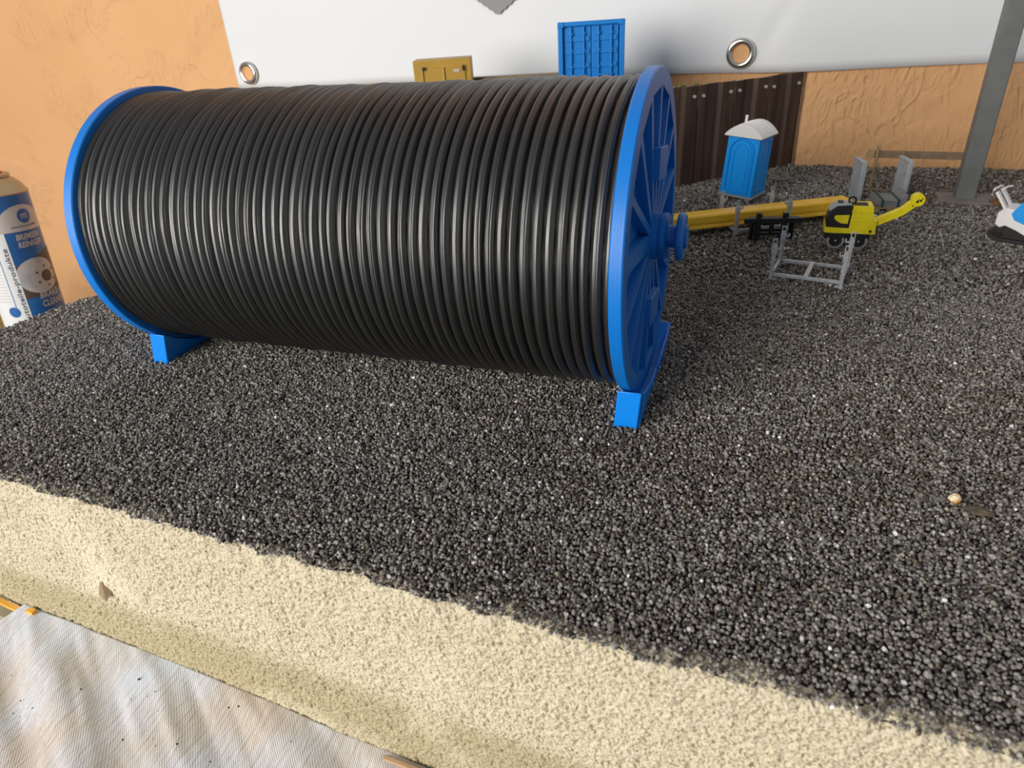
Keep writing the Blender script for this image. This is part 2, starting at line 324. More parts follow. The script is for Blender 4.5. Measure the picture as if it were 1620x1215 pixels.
def vnoise(x, y, seed=0):                          # smooth value noise, unit cells
    r = np.random.default_rng(seed).random((257, 257)); x = np.mod(x, 256); y = np.mod(y, 256)
    i = np.floor(x).astype(int); j = np.floor(y).astype(int); fx = x-i; fy = y-j; fx = fx*fx*(3-2*fx); fy = fy*fy*(3-2*fy)
    return (r[i, j]*(1-fx)+r[i+1, j]*fx)*(1-fy)+(r[i, j+1]*(1-fx)+r[i+1, j+1]*fx)*fy
def text_into(b, body, size, fn, ry_extrude=None, bold=0.0):
    """append the glyph faces of a text, each vertex mapped by fn(x, y)"""
    cu = bpy.data.curves.new('t', 'FONT'); cu.body = body; cu.size = size; cu.resolution_u = 2; cu.offset = bold; cu.align_x = 'LEFT'
    o = bpy.data.objects.new('t', cu); C.objects.link(o)
    me = bpy.data.meshes.new_from_object(o.evaluated_get(bpy.context.evaluated_depsgraph_get()))
    b.add([fn(v.co.x, v.co.y) for v in me.vertices], [tuple(p.vertices) for p in me.polygons])
    bpy.data.objects.remove(o); bpy.data.curves.remove(cu); bpy.data.meshes.remove(me)

# ================================================================== SETTING
YW = 48.62
wall = obj('wall_back', B().box((-30, YW+2.5, 20), (420, 5, 190)), M['stucco'], kind='structure')
floor = obj('floor', B().box((-30, -60, -77), (420, 230, 4)), M['floor'], kind='structure')

# --- work table under the diorama, with the cloth's side cut back at the left
t = thing('work_table', 'beige mottled table board under the plastered slab, seen at lower left', 'table', (0, 0, -11.05))
obj('table_top', B().prism([(-34, -15.75), (-15.6, -15.75), (-15.2, -17), (-7, -26.5), (20, -26.5), (46, -26.5), (46, 48.3), (-34, 48.3)], -1.5, 0, 'Z'), M['table'], t, bevel=0.05)
for x, y in ((-30, -10), (40, -20), (-30, 44), (40, 44)):
    obj('leg', B().box((x, y, -33.2), (4, 4, 63.4)), M['table'], t, bevel=0.1)

# --- diorama slab: plastered front face as fine real relief
def edge_y(x): return -15.55 - 0.10*(vnoise(np.asarray(x)*0.35+40, np.zeros_like(x)+3.3, 5)-0.5)*2 - 0.16*(vnoise(np.asarray(x)*1.7+10, np.zeros_like(x)+7.7, 6)-0.5)*2
LEFT = lambda y: np.interp(y, [-16, -4.3, -1.9, 2, 49], [-28.6, -28.0, -27.6, -26.95, -26.2])
slab = thing('diorama_slab', 'thick plaster-coated foam slab carrying the gravel landscape', 'slab', (0, 0, 0))
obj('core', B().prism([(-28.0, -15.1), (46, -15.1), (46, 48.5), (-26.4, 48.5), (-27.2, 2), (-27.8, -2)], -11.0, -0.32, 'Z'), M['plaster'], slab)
nx, nz = 1240, 290
xs = np.concatenate([np.linspace(-28.6, -19, 40)[:-1], np.linspace(-19, 29, 1160), np.linspace(29, 46, 42)[1:]])[:, None]; nx = len(xs); zs = np.linspace(0, 1, nz)[None, :]
# denser towards what is in view
Z = -11.0*zs + 0*xs; X = xs + 0*zs
ey = edge_y(X)
rim = np.clip(1+Z/0.35, 0, 1)                      # rounded top rim
wob = np.exp(Z/0.55); Y = -15.60 + (ey+15.60)*wob + 0.25*rim**2
Y = Y + np.where(Z < -6.35+0.25*(vnoise(X*0.3, X*0+1, 8)-0.5), 0.14, 0.0)
Y = Y - 0.06*(vnoise(X*0.5+20, Z*0.5+90, 1)-0.5) - 0.05*(vnoise(X*4, Z*4+200, 2)-0.5) - 0.07*(vnoise(X*9, Z*9+200, 3)-0.5) - 0.06*(vnoise(X*17+31, Z*17+200, 13)-0.5)
pits = np.clip(vnoise(X*8.3+9, Z*8.3+200, 4)-0.72, 0, 1)*0.45; Y = Y + pits
low = np.interp(X, [-17, -5, 5, 24], [-9.62, -9.92, -10.6, -10.9]) - 0.08*vnoise(X*1.1+2, X*0, 11)
Zb = np.where(zs > 0.999, low, np.maximum(Z, low+0.01*(1-zs)))
Zt = Zb + 0.10*(vnoise(X*2.2, X*0+5, 12)-0.35)*rim
P = np.stack([X, Y, Zt], -1)
top = P[:, :1].copy(); top[..., 1] += 0.55; top[..., 2] -= 0.10
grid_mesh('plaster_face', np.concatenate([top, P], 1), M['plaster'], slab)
# left end of the slab
yy = np.linspace(-15.4, 48.5, 300)[:, None]; zz = np.linspace(-0.05, -10, 40)[None, :]
xx = LEFT(yy) + 0*zz - 0.1*(vnoise(yy*5, zz*5, 3)-0.5); xx[:, 0] += 0.25
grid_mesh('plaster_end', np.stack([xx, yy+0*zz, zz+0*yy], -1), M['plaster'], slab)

# --- gravel bed (gently uneven) and the loose grains on it
def ground_z(x, y): return 0.16*(vnoise(x*0.12+31, y*0.12+17, 21)-0.5) + 0.08*(vnoise(x*0.5+3, y*0.5+7, 22)-0.5)
gx = np.linspace(-28.4, 46, 240)[:, None]; gy = np.linspace(0, 1, 220)[None, :]
GX = gx + 0*gy; GY = edge_y(gx)+0.12 + gy*(48.55-edge_y(gx)-0.12)
GX = np.maximum(GX, LEFT(GY)+0.05)
bed = grid_mesh('gravel_bed', np.stack([GX, GY, ground_z(GX, GY)-0.09], -1), M['gravel_bed'], slab)

def pts_region(x0, x1, y0, y1, s):
    nx_, ny_ = int((x1-x0)/s), int((y1-y0)/s)
    a, b_ = np.meshgrid(np.arange(nx_), np.arange(ny_), indexing='ij')
    p = np.stack([x0+(a+0.5*(b_ % 2))*s, y0+b_*s], -1).reshape(-1, 2) + rng.normal(0, s*0.30, (nx_*ny_, 2)); return p
pa = pts_region(-29, 45.5, -15.9, 15, 0.112); sa = rng.normal(1, 0.22, len(pa)).clip(0.55, 1.8)*0.064
pb = pts_region(-28, 45.5, 15, 48.5, 0.165); sb = rng.normal(1, 0.22, len(pb)).clip(0.55, 1.8)*0.090
p2 = np.concatenate([pa, pb]); s2 = np.concatenate([sa, sb])
z2 = ground_z(p2[:, 0], p2[:, 1])
P3 = np.column_stack([p2, z2]); rel = P3 - np.array(CAM)
d = rel @ np.array(FW); u_ = 810+1047.68*(rel@np.array(RT))/d; v_ = 607.5-1047.68*(rel@np.array(UP))/d
keep = (d > 0) & (u_ > -700) & (u_ < 2400) & (v_ > -300) & (v_ < 1900) & (p2[:, 1] > edge_y(p2[:, 0])+0.02) & (p2[:, 0] > LEFT(p2[:, 1]))
# nothing grows under the raised terrace
pile_s = lambda x, y: (x-18.59)*0.72 - (y-48.46)*0.69
keep &= pile_s(p2[:, 0], p2[:, 1]) > -0.3
P3 = P3[keep]; s2 = s2[keep]; n_ = len(P3)
P3[:, 2] += s2*rng.uniform(-0.8, 0.9, n_)
# a sparse fringe where plaster shows through at the rim
fr = (P3[:, 1] < edge_y(P3[:, 0])+0.5) & (rng.random(n_) < 0.35*(vnoise(P3[:, 0]*1.1, P3[:, 0]*0, 33)))
P3 = P3[~fr]; s2 = s2[~fr]; n_ = len(P3)
tone = rng.beta(1.2, 1.5, n_)*0.78; pick = rng.random(n_)
brownish = 0.06 + 0.46*np.clip(vnoise(P3[:, 0]*0.10+5, P3[:, 1]*0.10+90, 41)*1.5-0.25, 0, 1)*np.clip((P3[:, 0]-6)/8, 0, 1)*np.clip((P3[:, 1]+11)/5, 0.25, 1)
tone = np.where(pick < brownish, rng.uniform(0.78, 0.88, n_), tone); tone = np.where(pick > 0.965, rng.uniform(0.90, 1.0, n_), tone)
gm = bpy.data.meshes.new('gravel'); gm.vertices.add(n_); gm.vertices.foreach_set('co', (P3*CM).astype(np.float32).ravel())
scl = s2[:, None]*rng.uniform(0.72, 1.25, (n_, 3)); scl[:, 2] *= 0.85
for nm, ty, arr in (('rot', 'FLOAT_VECTOR', rng.uniform(-pi, pi, (n_, 3))), ('scl', 'FLOAT_VECTOR', scl*CM), ('tone', 'FLOAT', tone)):
    a_ = gm.attributes.new(nm, ty, 'POINT'); a_.data.foreach_set('vector' if ty == 'FLOAT_VECTOR' else 'value', arr.astype(np.float32).ravel())
gr = bpy.data.objects.new('gravel', gm); C.objects.link(gr)
tag(gr, 'dark grey gravel grains covering the top of the slab', 'gravel', kind='stuff')
ng = bpy.data.node_groups.new('scatter', 'GeometryNodeTree')
ng.interface.new_socket('Geometry', in_out='INPUT', socket_type='NodeSocketGeometry'); ng.interface.new_socket('Geometry', in_out='OUTPUT', socket_type='NodeSocketGeometry')
gi = ng.nodes.new('NodeGroupInput'); go = ng.nodes.new('NodeGroupOutput'); ip = ng.nodes.new('GeometryNodeInstanceOnPoints')
ico = ng.nodes.new('GeometryNodeMeshIcoSphere'); ico.inputs['Radius'].default_value = 1.0; ico.inputs['Subdivisions'].default_value = 2
sp = ng.nodes.new('GeometryNodeSetPosition'); nt = ng.nodes.new('ShaderNodeTexNoise'); nt.inputs['Scale'].default_value = 1.1; nt.inputs['Detail'].default_value = 1
vm = ng.nodes.new('ShaderNodeVectorMath'); vm.operation = 'MULTIPLY_ADD'; vm.inputs[1].default_value = (1.3, 1.3, 1.3); vm.inputs[2].default_value = (-0.65, -0.65, -0.65)
ng.links.new(nt.outputs['Color'], vm.inputs[0]); ng.links.new(vm.outputs[0], sp.inputs['Offset'])
sm = ng.nodes.new('GeometryNodeSetMaterial'); sm.inputs['Material'].default_value = M['gravel']
ss = ng.nodes.new('GeometryNodeSetShadeSmooth'); ss.inputs['Shade Smooth'].default_value = False
def na(nm):
    x = ng.nodes.new('GeometryNodeInputNamedAttribute'); x.data_type = 'FLOAT_VECTOR'; x.inputs['Name'].default_value = nm; return x.outputs['Attribute']
ng.links.new(ico.outputs['Mesh'], sp.inputs['Geometry']); ng.links.new(sp.outputs[0], sm.inputs['Geometry']); ng.links.new(sm.outputs[0], ss.inputs['Geometry'])
ng.links.new(gi.outputs[0], ip.inputs['Points']); ng.links.new(ss.outputs[0], ip.inputs['Instance'])
ng.links.new(na('scl'), ip.inputs['Scale'])
e2r = ng.nodes.new('FunctionNodeEulerToRotation'); ng.links.new(na('rot'), e2r.inputs[0]); ng.links.new(e2r.outputs[0], ip.inputs['Rotation'])
ng.links.new(ip.outputs[0], go.inputs[0])
md = gr.modifiers.new('scatter', 'NODES'); md.node_group = ng

# --- banner on the wall
ban = thing('banner', 'white vinyl banner with metal eyelets hanging on the orange wall', 'banner', (0, YW-0.35, 0))
nu, nv = 400, 60
bx = np.linspace(-51.6, 70, nu)[:, None]; bz = np.linspace(0, 1, nv)[None, :]
zlow = 9.0 + 0.004*(bx-6) + 0.10*np.sin(bx*0.21+1.0)
BZ = zlow + bz*(60-zlow); BX = bx + 0.7*(bz)*np.where(bx < -40, 1, 0)
fold = 0.14*np.sin(BX*0.22+BZ*0.05) + 0.10*np.sin(BX*0.47+2+BZ*0.12) + 0.35*np.exp(-((BX-7)/2.2)**2)*np.exp(-(BZ-9)/9)*-1 + 0.22*np.exp(-((BX-14.5-(BZ-11)*0.55)/0.9)**2)*np.exp(-np.abs(BZ-13)/3)
hem = 0.06*np.exp(-((BX+46.9)/0.12)**2)
BY = fold*0.7 + hem
sh = grid_mesh('sheet', np.stack([BX, BY, BZ], -1), M['banner'], ban)
sd = sh.modifiers.new('thickness', 'SOLIDIFY'); sd.thickness = 0.06*CM
for ex, ez in ((-49.15, 10.62), (12.55, 10.78), (43.5, 11.0)):
    pr_ = [(0.80, -0.10), (0.86, -0.34), (1.02, -0.44), (1.22, -0.42), (1.36, -0.30), (1.40, -0.14), (1.36, -0.02), (0.80, -0.02)]
    e = obj('eyelet', B().lathe(pr_, (ex, -0.12, ez), 'Y', 40, closed=True), M['chrome'], ban, smooth=True)
    obj('hole_backing', B().cyl((ex, 0, ez), 0.84, -0.18, -0.14, 'Y', 32), M['stucco'], e)
# the corner of a grey pixelated diamond printed on the banner
dz0 = 15.55; pl_ = []; pr2 = []
for k_ in range(14):
    h0 = dz0 + k_*0.40; hw = 0.30+k_*0.62; pl_ += [(-13.1-hw, h0), (-13.1-hw-0.32, h0+0.34)]; pr2 += [(-13.1+hw, h0), (-13.1+hw+0.32, h0+0.34)]
obj('diamond_print', B().prism(pl_[::-1]+pr2, -0.44, -0.40, 'Y'), M['banner_print'], ban)

# --- cloth in front of the slab
nu, nv = 260, 150
cu_ = np.linspace(0, 1, nu)[:, None]; cv = np.linspace(0, 1, nv)[None, :]
xl = np.interp(cv, [0, 0.12, 1], [-15.75, -16.05, -7.0]); CXX = xl + cu_*(24-xl); CYY = -15.47 - cv*12.7 + 0*cu_
CXX = CXX - 0.0*cv
CZ = np.interp(CXX, [-17, -5, 5, 24], [-9.60, -9.88, -10.55, -10.85]) + 0.16*np.sin(CXX*0.9+CYY*1.5)*np.clip(cv*5, 0, 1) + 0.20*(vnoise(CXX*0.45+CYY*0.8+50, CYY*0.25-CXX*0.15+50, 51)-0.5) + 0.10*(vnoise(CXX*1.3+CYY*2.0+80, CYY*0.6+80, 52)-0.5) + 0.12
CZ = CZ - 0.25*np.clip(cv*12, 0, 1)*0 
cl = grid_mesh('cloth', np.stack([CXX, CYY, CZ], -1), M['cloth'])
sd = cl.modifiers.new('thickness', 'SOLIDIFY'); sd.thickness = 0.10*CM; sd.offset = -1
tag(cl, 'crumpled white twill cloth lying in front of the slab', 'cloth')
b = B()
for _ in range(26):
    x, y = random.uniform(-13, 6), random.uniform(-20.5, -16.3); r = random.uniform(0.025, 0.055)
    if x < -15.5-(y+16)*0.9: continue
    b.lathe([(0, -r), (r*0.9, -r*0.4), (r, r*0.3), (0, r)], (x, y, -9.55), 'Z', 6, a0=random.random())
tag(obj('loose_grit', b, M['gravel_bed']), 'a few loose dark grains lying on the white cloth', 'grit', kind='stuff')
tag(obj('wood_strip', B().prism([(5.4, -10.6), (6.4, -10.25), (9.6, -10.2), (13.0, -10.3), (13, -11), (5.4, -11)], -15.9, -15.7, 'Y'), M['tan_board'], bevel=0.03), 'bare tan wood strip showing between plaster and cloth at bottom', 'wood strip')
tag(obj('orange_sliver', B().prism([(-18.2, -9.25), (-16.6, -9.52), (-15.6, -9.50), (-14.9, -9.20), (-14.6, -9.22), (-14.6, -9.66), (-15.4, -9.72), (-16.6, -9.68), (-18.2, -9.42)], -15.88, -15.6, 'Y'), M['orange'], bevel=0.02), 'orange foam sliver under the slab at the cloth corner', 'foam')
tag(obj('brown_wedge', B().add([(-7.75, -15.50, -4.75), (-7.85, -15.85, -5.55), (-7.35, -15.95, -5.75), (-7.2, -15.50, -5.35)], [(0, 1, 2), (0, 2, 3), (0, 3, 1), (1, 3, 2)]), M['wood_dark']), 'small brown splinter sticking out of the plaster face', 'wedge')  # brown tetrahedron standing out of the plaster front

# ================================================================== CABLE DRUM
SK = 0.03314; HD = 7.08; R = 6.88; HL = 13.486
drum = thing('cable_drum', 'large blue cable drum wound full with black cable', 'cable drum', (0, 0, HD), SK, ry=-0.0045)
nt_, per, nth = 55, 22, 192
x0, x1 = -12.86, 12.90; NXC = nt_*per+1
ph = np.linspace(0, nt_, NXC)[:, None]; th = np.linspace(0, 2*pi, nth+1)[None, :]
q = ph + th/(2*pi)                                # helical phase
turn = np.floor(q); fr_ = q-turn
h1 = np.random.default_rng(3).random((80, 6))
ti = turn.astype(int) % 80
dome = np.sqrt(np.clip(1-(2*fr_-1)**2*0.99, 0, 1))
lob = 3+np.floor(h1[ti, 0]*3)
sub = np.abs(np.sin(pi*(fr_*lob+h1[ti, 1])))
amp = 0.020+0.045*h1[ti, 2]*(0.5+0.5*np.sin(th*2+h1[ti, 3]*6))
slump = 0.16*(h1[ti, 4]-0.5)*np.sin(pi*fr_)
rr_ = 6.16 + 0.44*dome + slump*0.45 + amp*(sub-0.5)*np.clip(dome*1.5-0.2, 0, 1) + 0.02*np.sin(th*7+h1[ti, 5]*20)
xx = x0 + (x1-x0)*(ph + 0.16*(vnoise(ph*0.9+5, th*0+2, 61)-0.5) + 0.06*(vnoise(ph*2, th*0.9, 62)-0.5))/nt_ + 0*th
grid_mesh('cable', np.stack([xx, rr_*np.cos(th), rr_*np.sin(th)], -1), M['cable'], drum)
def flange(side, t_):
    # outer face at x = side*HL ; recess on the outer face
    xo = side*HL; xi = side*(HL-t_); xr = side*(HL-0.43); a0 = rad(82.5)
    n = 128; b = B(); vs = []
    for i in range(n):
        t = 2*pi*i/n; loc = ((t-a0) % (pi/8))-pi/16; rin = 6.18*math.cos(pi/16)/math.cos(loc)
        ring = [(xi, 0.9), (xi, R-0.05), (xi+side*0.05, R), (xo-side*0.06, R), (xo, R-0.06), (xo, rin), (xr, rin-0.03), (xr, 0.9)]
        vs += [(h, r*math.cos(t), r*math.sin(t)) for h, r in ring]
    m_ = 8; b.add(vs, [(i*m_+j, ((i+1) % n)*m_+j, ((i+1) % n)*m_+(j+1) % m_, i*m_+(j+1) % m_) for i in range(n) for j in range(m_)])
    f_ = obj('flange', b, M['blue_flange'], drum, smooth=True)
    for k_ in range(16):
        a = a0 + k_*pi/8; ca, sa_ = math.cos(a), math.sin(a); w_ = 0.18 if k_ != 4 else 0.34
        vs = []
        for xx_, wd in ((xo-side*0.012, w_), (xr-side*0.03, w_+0.04)):
            for r_, s_ in ((0.9, -1), (6.22, -1), (6.22, 1), (0.9, 1)):
                vs.append((xx_, r_*ca-s_*wd*sa_, r_*sa_+s_*wd*ca))
        obj('rib', B().add(vs, [(0, 1, 2, 3), (7, 6, 5, 4), (0, 4, 5, 1), (1, 5, 6, 2), (2, 6, 7, 3), (3, 7, 4, 0)]), M['blue_flange'], f_)
    for a in (rad(82.5), rad(-97.5)):
        c_ = (3.15*math.cos(a), 3.15*math.sin(a)); b2 = B()
        u = Vector((0, math.cos(a), math.sin(a))); v = Vector((0, -math.sin(a), math.cos(a))); c0 = Vector((0, *c_)); vs = []
        for xx_ in (xr, xo+side*0.24):
            for p_, q_ in ((-0.66, -1.10), (0.66, -1.10), (0.66, 1.10), (-0.66, 1.10)): vs.append(c0+u*p_+v*q_+Vector((xx_, 0, 0)))
        b2.add(vs, [(0, 1, 2, 3), (7, 6, 5, 4), (0, 4, 5, 1), (1, 5, 6, 2), (2, 6, 7, 3), (3, 7, 4, 0)])
        obj('lug_plate', b2, M['blue_flange'], f_, bevel=0.03)
    s = side
    obj('hub', B().lathe([(0.3, xi), (1.02, xi), (1.02, xo+s*0.24), (0.94, xo+s*0.28), (0.90, xo+s*0.28), (0.90, xo+s*0.36), (1.00, xo+s*0.38), (1.00, xo+s*0.56), (0.93, xo+s*0.60), (0.3, xo+s*0.60)], (0, 0, 0.10), 'X', 40), M['blue_flange'], f_, smooth=True)
flange(1, 0.54); flange(-1, 0.60)
ax_ = obj('axle', B().cyl((0, 0, 0.10), 0.48, -HL-1.2, HL+1.2, 'X', 32), M['blue_flange'], drum, smooth=True)
for s in (1, -1):
    xo = s*HL
    obj('end_disc', B().lathe([(0.3, xo+s*1.02), (0.95, xo+s*1.02), (1.03, xo+s*1.10), (1.03, xo+s*1.24), (0.94, xo+s*1.34), (0.5, xo+s*1.34), (0.5, xo+s*1.45), (0.0, xo+s*1.45)], (0, 0, 0.10), 'X', 40), M['blue_flange'], ax_, smooth=True)

def cradle(x, lean, label):
    c_ = thing('drum_cradle', label, 'cradle', (x*math.cos(SK), x*math.sin(SK), 0), SK, 'cradles under the cable drum')
    ff, hh = 4.62, 1.86; fb = 4.0; pts = [(-ff, 0.0), (fb, 0.0), (fb, 1.30)]
    for k_ in range(25):
        a = rad(-56+(-129+56)*k_/24); pts.append((R*1.003*math.cos(a), max(0.12, HD+R*1.003*math.sin(a))))
    pts.append((-ff, hh)); b = B(); b.prism(pts, -0.52, 0.52, 'X')
    b.v = [(vx+lean*vz, vy, vz) for vx, vy, vz in b.v]
    obj('beam', b, M['blue_cradle'], c_, bevel=0.05)
    s = 1 if x > 0 else -1; b = B()
    b.prism([(-ff+0.12, 0.0), (fb+0.05, 0.0), (fb+0.05, 1.25), (fb-0.3, 1.15), (1.6, 0.80), (-1.6, 0.80), (-ff+0.5, hh-0.25)], s*0.50, s*0.60, 'X')
    b.v = [(vx+lean*vz, vy, vz) for vx, vy, vz in b.v]
    ck = obj('cheek', b, M['blue_cradle'], c_, bevel=0.03)
    for k_ in range(4): obj('tooth', B().box((s*0.62+lean*0.7, -0.1+k_*0.34, 0.72), (0.10, 0.14, 0.26)), M['blue_cradle'], ck, bevel=0.02)
    return c_
cradle(13.30, 0.08, 'blue cradle block under the near spoked drum end at right')
cradle(-13.22, 0.25, 'blue cradle block under the far left end of the drum')

# ================================================================== TERRACE AND SHEET PILES
DX, DY = 0.69, 0.7238; NXN, NYN = 0.7238, -0.69        # along the wall, and outwards
E0 = (18.59, 48.46)
ZT = 8.92
def pw(s, o=0.0): return (E0[0]-DX*s+NXN*o, E0[1]-DY*s+NYN*o)       # s cm from the corner, o cm out
terr = thing('raised_terrace', 'raised terrace block behind the brown sheet pile wall', 'terrace', (0, 0, 0))
a_, b_ = pw(0.2, -0.75), pw(48, -0.75)
m1, m2 = pw(19.0, -0.75), (pw(19.0, 0)[0]-0.5, 48.0)
obj('fill', B().prism([m1, b_, (b_[0]-3, 48.0), m2], -0.2, ZT-0.28, 'Z'), M['concrete'], terr)
obj('lower_fill', B().prism([a_, m1, m2, (a_[0]-0.3, 48.0)], -0.2, ZT-2.0, 'Z'), M['concrete'], terr)
b = B(); tw = pts_region(-18, 18, 10, 47.8, 0.34)
tw = tw[(pile_s(tw[:, 0], tw[:, 1]) < -0.85) & (tw[:, 1] > 30) & (tw[:, 0] < 4.8)]
for x, y in tw[:4200]:
    r = random.uniform(0.10, 0.2); b.lathe([(0, -r), (r, 0), (0, r)], (x, y, ZT-0.26), 'Z', 4, a0=random.random()*3)
obj('terrace_gravel', b, M['plate'], terr, kind='stuff')
pile = thing('sheet_pile_wall', 'dark brown corrugated sheet pile retaining wall behind the drum', 'retaining wall', (0, 0, 0))
PW = 4.2
prof = [(0.06, -0.10), (0.06, 0.12), (0.30, 0.16), (1.55, 0.16), (1.85, -0.16), (3.05, -0.16), (3.40, 0.12), (4.13, 0.12)]
for k_ in range(10):
    s0 = k_*PW; L_ = [pw(s0+u, v) for u, v in prof]; L2 = [pw(s0+u, v-0.14) for u, v in prof][::-1]
    zt = ZT + random.uniform(-0.04, 0.04)
    pn = obj('pile_panel', B().prism(L_+L2, -0.3, zt, 'Z'), M['pile'], pile, bevel=0.02)
    for u in (0.60, 3.72):
        p_ = pw(s0+u, 0.16 if u < 1 else 0.12); hz = ZT-0.85-random.uniform(0, 0.12)
        bb = B(); c0 = Vector((p_[0], p_[1], hz)); nn = Vector((NXN, NYN, 0)); tt = Vector((DX, DY, 0)); zz_ = Vector((0, 0, 1)); vs = []
        for o_ in (-0.02, 0.16):
            for j in range(6): vs.append(c0+nn*o_+(tt*math.cos(j*pi/3)+zz_*math.sin(j*pi/3))*0.15)
        bb.add(vs, [tuple(range(6))[::-1], tuple(range(6, 12))]+[(j, (j+1) % 6, (j+1) % 6+6, j+6) for j in range(6)])
        obj('nut', bb, M['bolt'], pn)
obj('coping', B().prism([pw(0.1, -0.52), pw(0.1, -1.0), pw(41.5, -1.0), pw(41.5, -0.52)], ZT-0.6, ZT-0.12, 'Z'), M['tan_board'], pile, bevel=0.03)
# end trim against the wall
obj('end_strip', B().prism([pw(-0.05, 0.25), pw(0.0, 0.25), pw(0.0, -0.3), pw(-0.05, -0.3)], -0.2, ZT-0.05, 'Z'), M['wood_dark'], pile)
for i_, (s, o, r) in enumerate(((12.3, -0.8, 0.15), (13.6, -0.8, 0.22), (14.6, -0.8, 0.24), (15.6, -0.8, 0.25))):
    x, y = pw(s, o); b = B()
    for _ in range(26):
        a = random.random()*2*pi; rr = random.random()**0.5*r*1.5; q_ = random.uniform(0.06, 0.13)
        b.lathe([(0, -q_), (q_, 0), (0, q_*1.3)], (x+rr*math.cos(a), y+rr*math.sin(a), ZT-0.10+random.uniform(0, 0.14)), 'Z', 5, a0=random.random()*3)
    tag(obj('moss_tuft', b, M['moss'], kind='stuff'), 'green moss tufts on the terrace edge behind the spoked drum end', 'moss', 'moss on the terrace edge')

# --- blue container standing on the terrace
ct = thing('shipping_container', 'bright blue shipping container with ribbed doors behind the drum', 'container', (1.15, 34.3, ZT-0.1), rad(14))
WC, HC, LC = 5.75, 5.95, 5.0
obj('body', B().box((0, LC/2+0.25, HC/2), (WC-0.3, LC-0.3, HC-0.3)), M['cont_blue'], ct, bevel=0.05)
for s in (-1, 1): obj('corner_post', B().box((s*(WC/2-0.22), 0.05, HC/2), (0.44, 0.5, HC)), M['cont_blue'], ct, bevel=0.06)
obj('top_rail', B().box((0, 0.05, HC-0.17), (WC, 0.5, 0.34)), M['cont_blue'], ct, bevel=0.05)
obj('bottom_rail', B().box((0, 0.05, 0.15), (WC, 0.5, 0.3)), M['cont_blue'], ct, bevel=0.05)
for s in (-1, 1):
    for z in (0.22, HC-0.22): obj('corner_casting', B().box((s*(WC/2-0.27), -0.06, z), (0.56, 0.42, 0.46)), M['cont_blue'], ct, bevel=0.07)
for s in (-1, 1):
    cx = s*1.18; b = B().box((cx, 0.16, HC/2), (2.3, 0.14, HC-0.7))
    dr = obj('door', b, M['cont_blue'], ct, bevel=0.02)
    for z in (1.3, 2.5, 3.6, 4.6): obj('door_rib', B().box((cx, 0.06, z), (2.1, 0.12, 0.42)), M['cont_blue'], dr, bevel=0.04)
    for u in (-0.55, 0.55):
        obj('locking_bar', B().cyl((cx+u, -0.08, 0), 0.085, 0.35, HC-0.4, 'Z', 10), M['cont_blue'], dr, smooth=True)
        for z in (0.9, 2.4, 3.7, 5.0): obj('bar_bracket', B().box((cx+u, -0.02, z), (0.36, 0.2, 0.20)), M['cont_blue'], dr, bevel=0.03)
    obj('door_handle', B().box((cx+0.1, -0.16, 1.75), (1.2, 0.08, 0.13)), M['cont_blue'], dr, bevel=0.02)

# --- ochre equipment box on the terrace
ob = thing('equipment_box', 'ochre yellow equipment box with two doors behind the drum', 'cabinet', (-13.45, 34.1, ZT-0.1), rad(22))
obj('body', B().box((0, 1.6, 1.72), (5.55, 3.1, 3.44)), M['gold'], ob, bevel=0.08)
for s, wd in ((-0.95, 2.05), (1.2, 1.95)):
    d_ = obj('door', B().box((s, 0.0, 1.55), (wd, 0.14, 2.35)), M['gold'], ob, bevel=0.04)
    obj('hinge_pin', B().cyl((s-wd/2+0.05 if s < 0 else s-wd/2-0.10, -0.12, 0), 0.09, 0.6, 2.75, 'Z', 8), M['gold'], d_, smooth=True)
    obj('door_lock', B().cyl((s+wd*0.28 if s < 0 else s-wd*0.32, 0, 1.35), 0.11, -0.16, -0.04, 'Y', 12), M['gold'], d_, smooth=True)
obj('black_latch', B().box((-1.75, -0.14, 2.72), (0.34, 0.12, 0.28)), M['black'], ob, bevel=0.02)
obj('black_latch', B().box((2.02, -0.14, 2.62), (0.2, 0.12, 0.46)), M['black'], ob, bevel=0.02)
b = B().box((1.35, -0.10, 2.42), (0.62, 0.05, 0.26)); obj('rating_plate', b, M['can_pale'], ob)
# --- low grey block with brown top edge beside the container
lb = thing('low_barrier', 'low grey barrier with a brown top edge left of the blue container', 'barrier', (-6.9, 38.4, ZT-0.15), rad(12))
obj('grey_block', B().box((0, 0.5, 0.68), (10.0, 1.0, 1.36)), M['concrete'], lb, bevel=0.04)
obj('brown_cap', B().box((0, 0.5, 1.44), (10.2, 1.1, 0.16)), M['wood_dark'], lb, bevel=0.03)

# ================================================================== SITE THINGS
# --- portable toilet
pt = thing('portable_toilet', 'blue portable toilet cabin with white domed roof', 'portable toilet', (14.85, 35.0, 0.0), rad(-21), ry=rad(3.6))
w_, d_ = 2.95, 2.75
for s in (-1, 1): obj('skid', B().box((s*1.2, 0, 0.20), (0.42, 2.9, 0.40)), M['grey_base'], pt, bevel=0.04)
obj('base_plate', B().box((0, 0, 0.48), (3.25, 3.05, 0.22)), M['grey_base'], pt, bevel=0.05)
b = B()
vs = [(sx*(w_/2-k*0.06), sy*(d_/2-k*0.05), z) for z, k in ((0.55, 0), (5.65, 1)) for sx, sy in ((-1, -1), (1, -1), (1, 1), (-1, 1))]
b.add(vs, [(3, 2, 1, 0), (4, 5, 6, 7), (0, 1, 5, 4), (1, 2, 6, 5), (2, 3, 7, 6), (3, 0, 4, 7)])
obj('cabin', b, M['potty_blue'], pt, bevel=0.07)
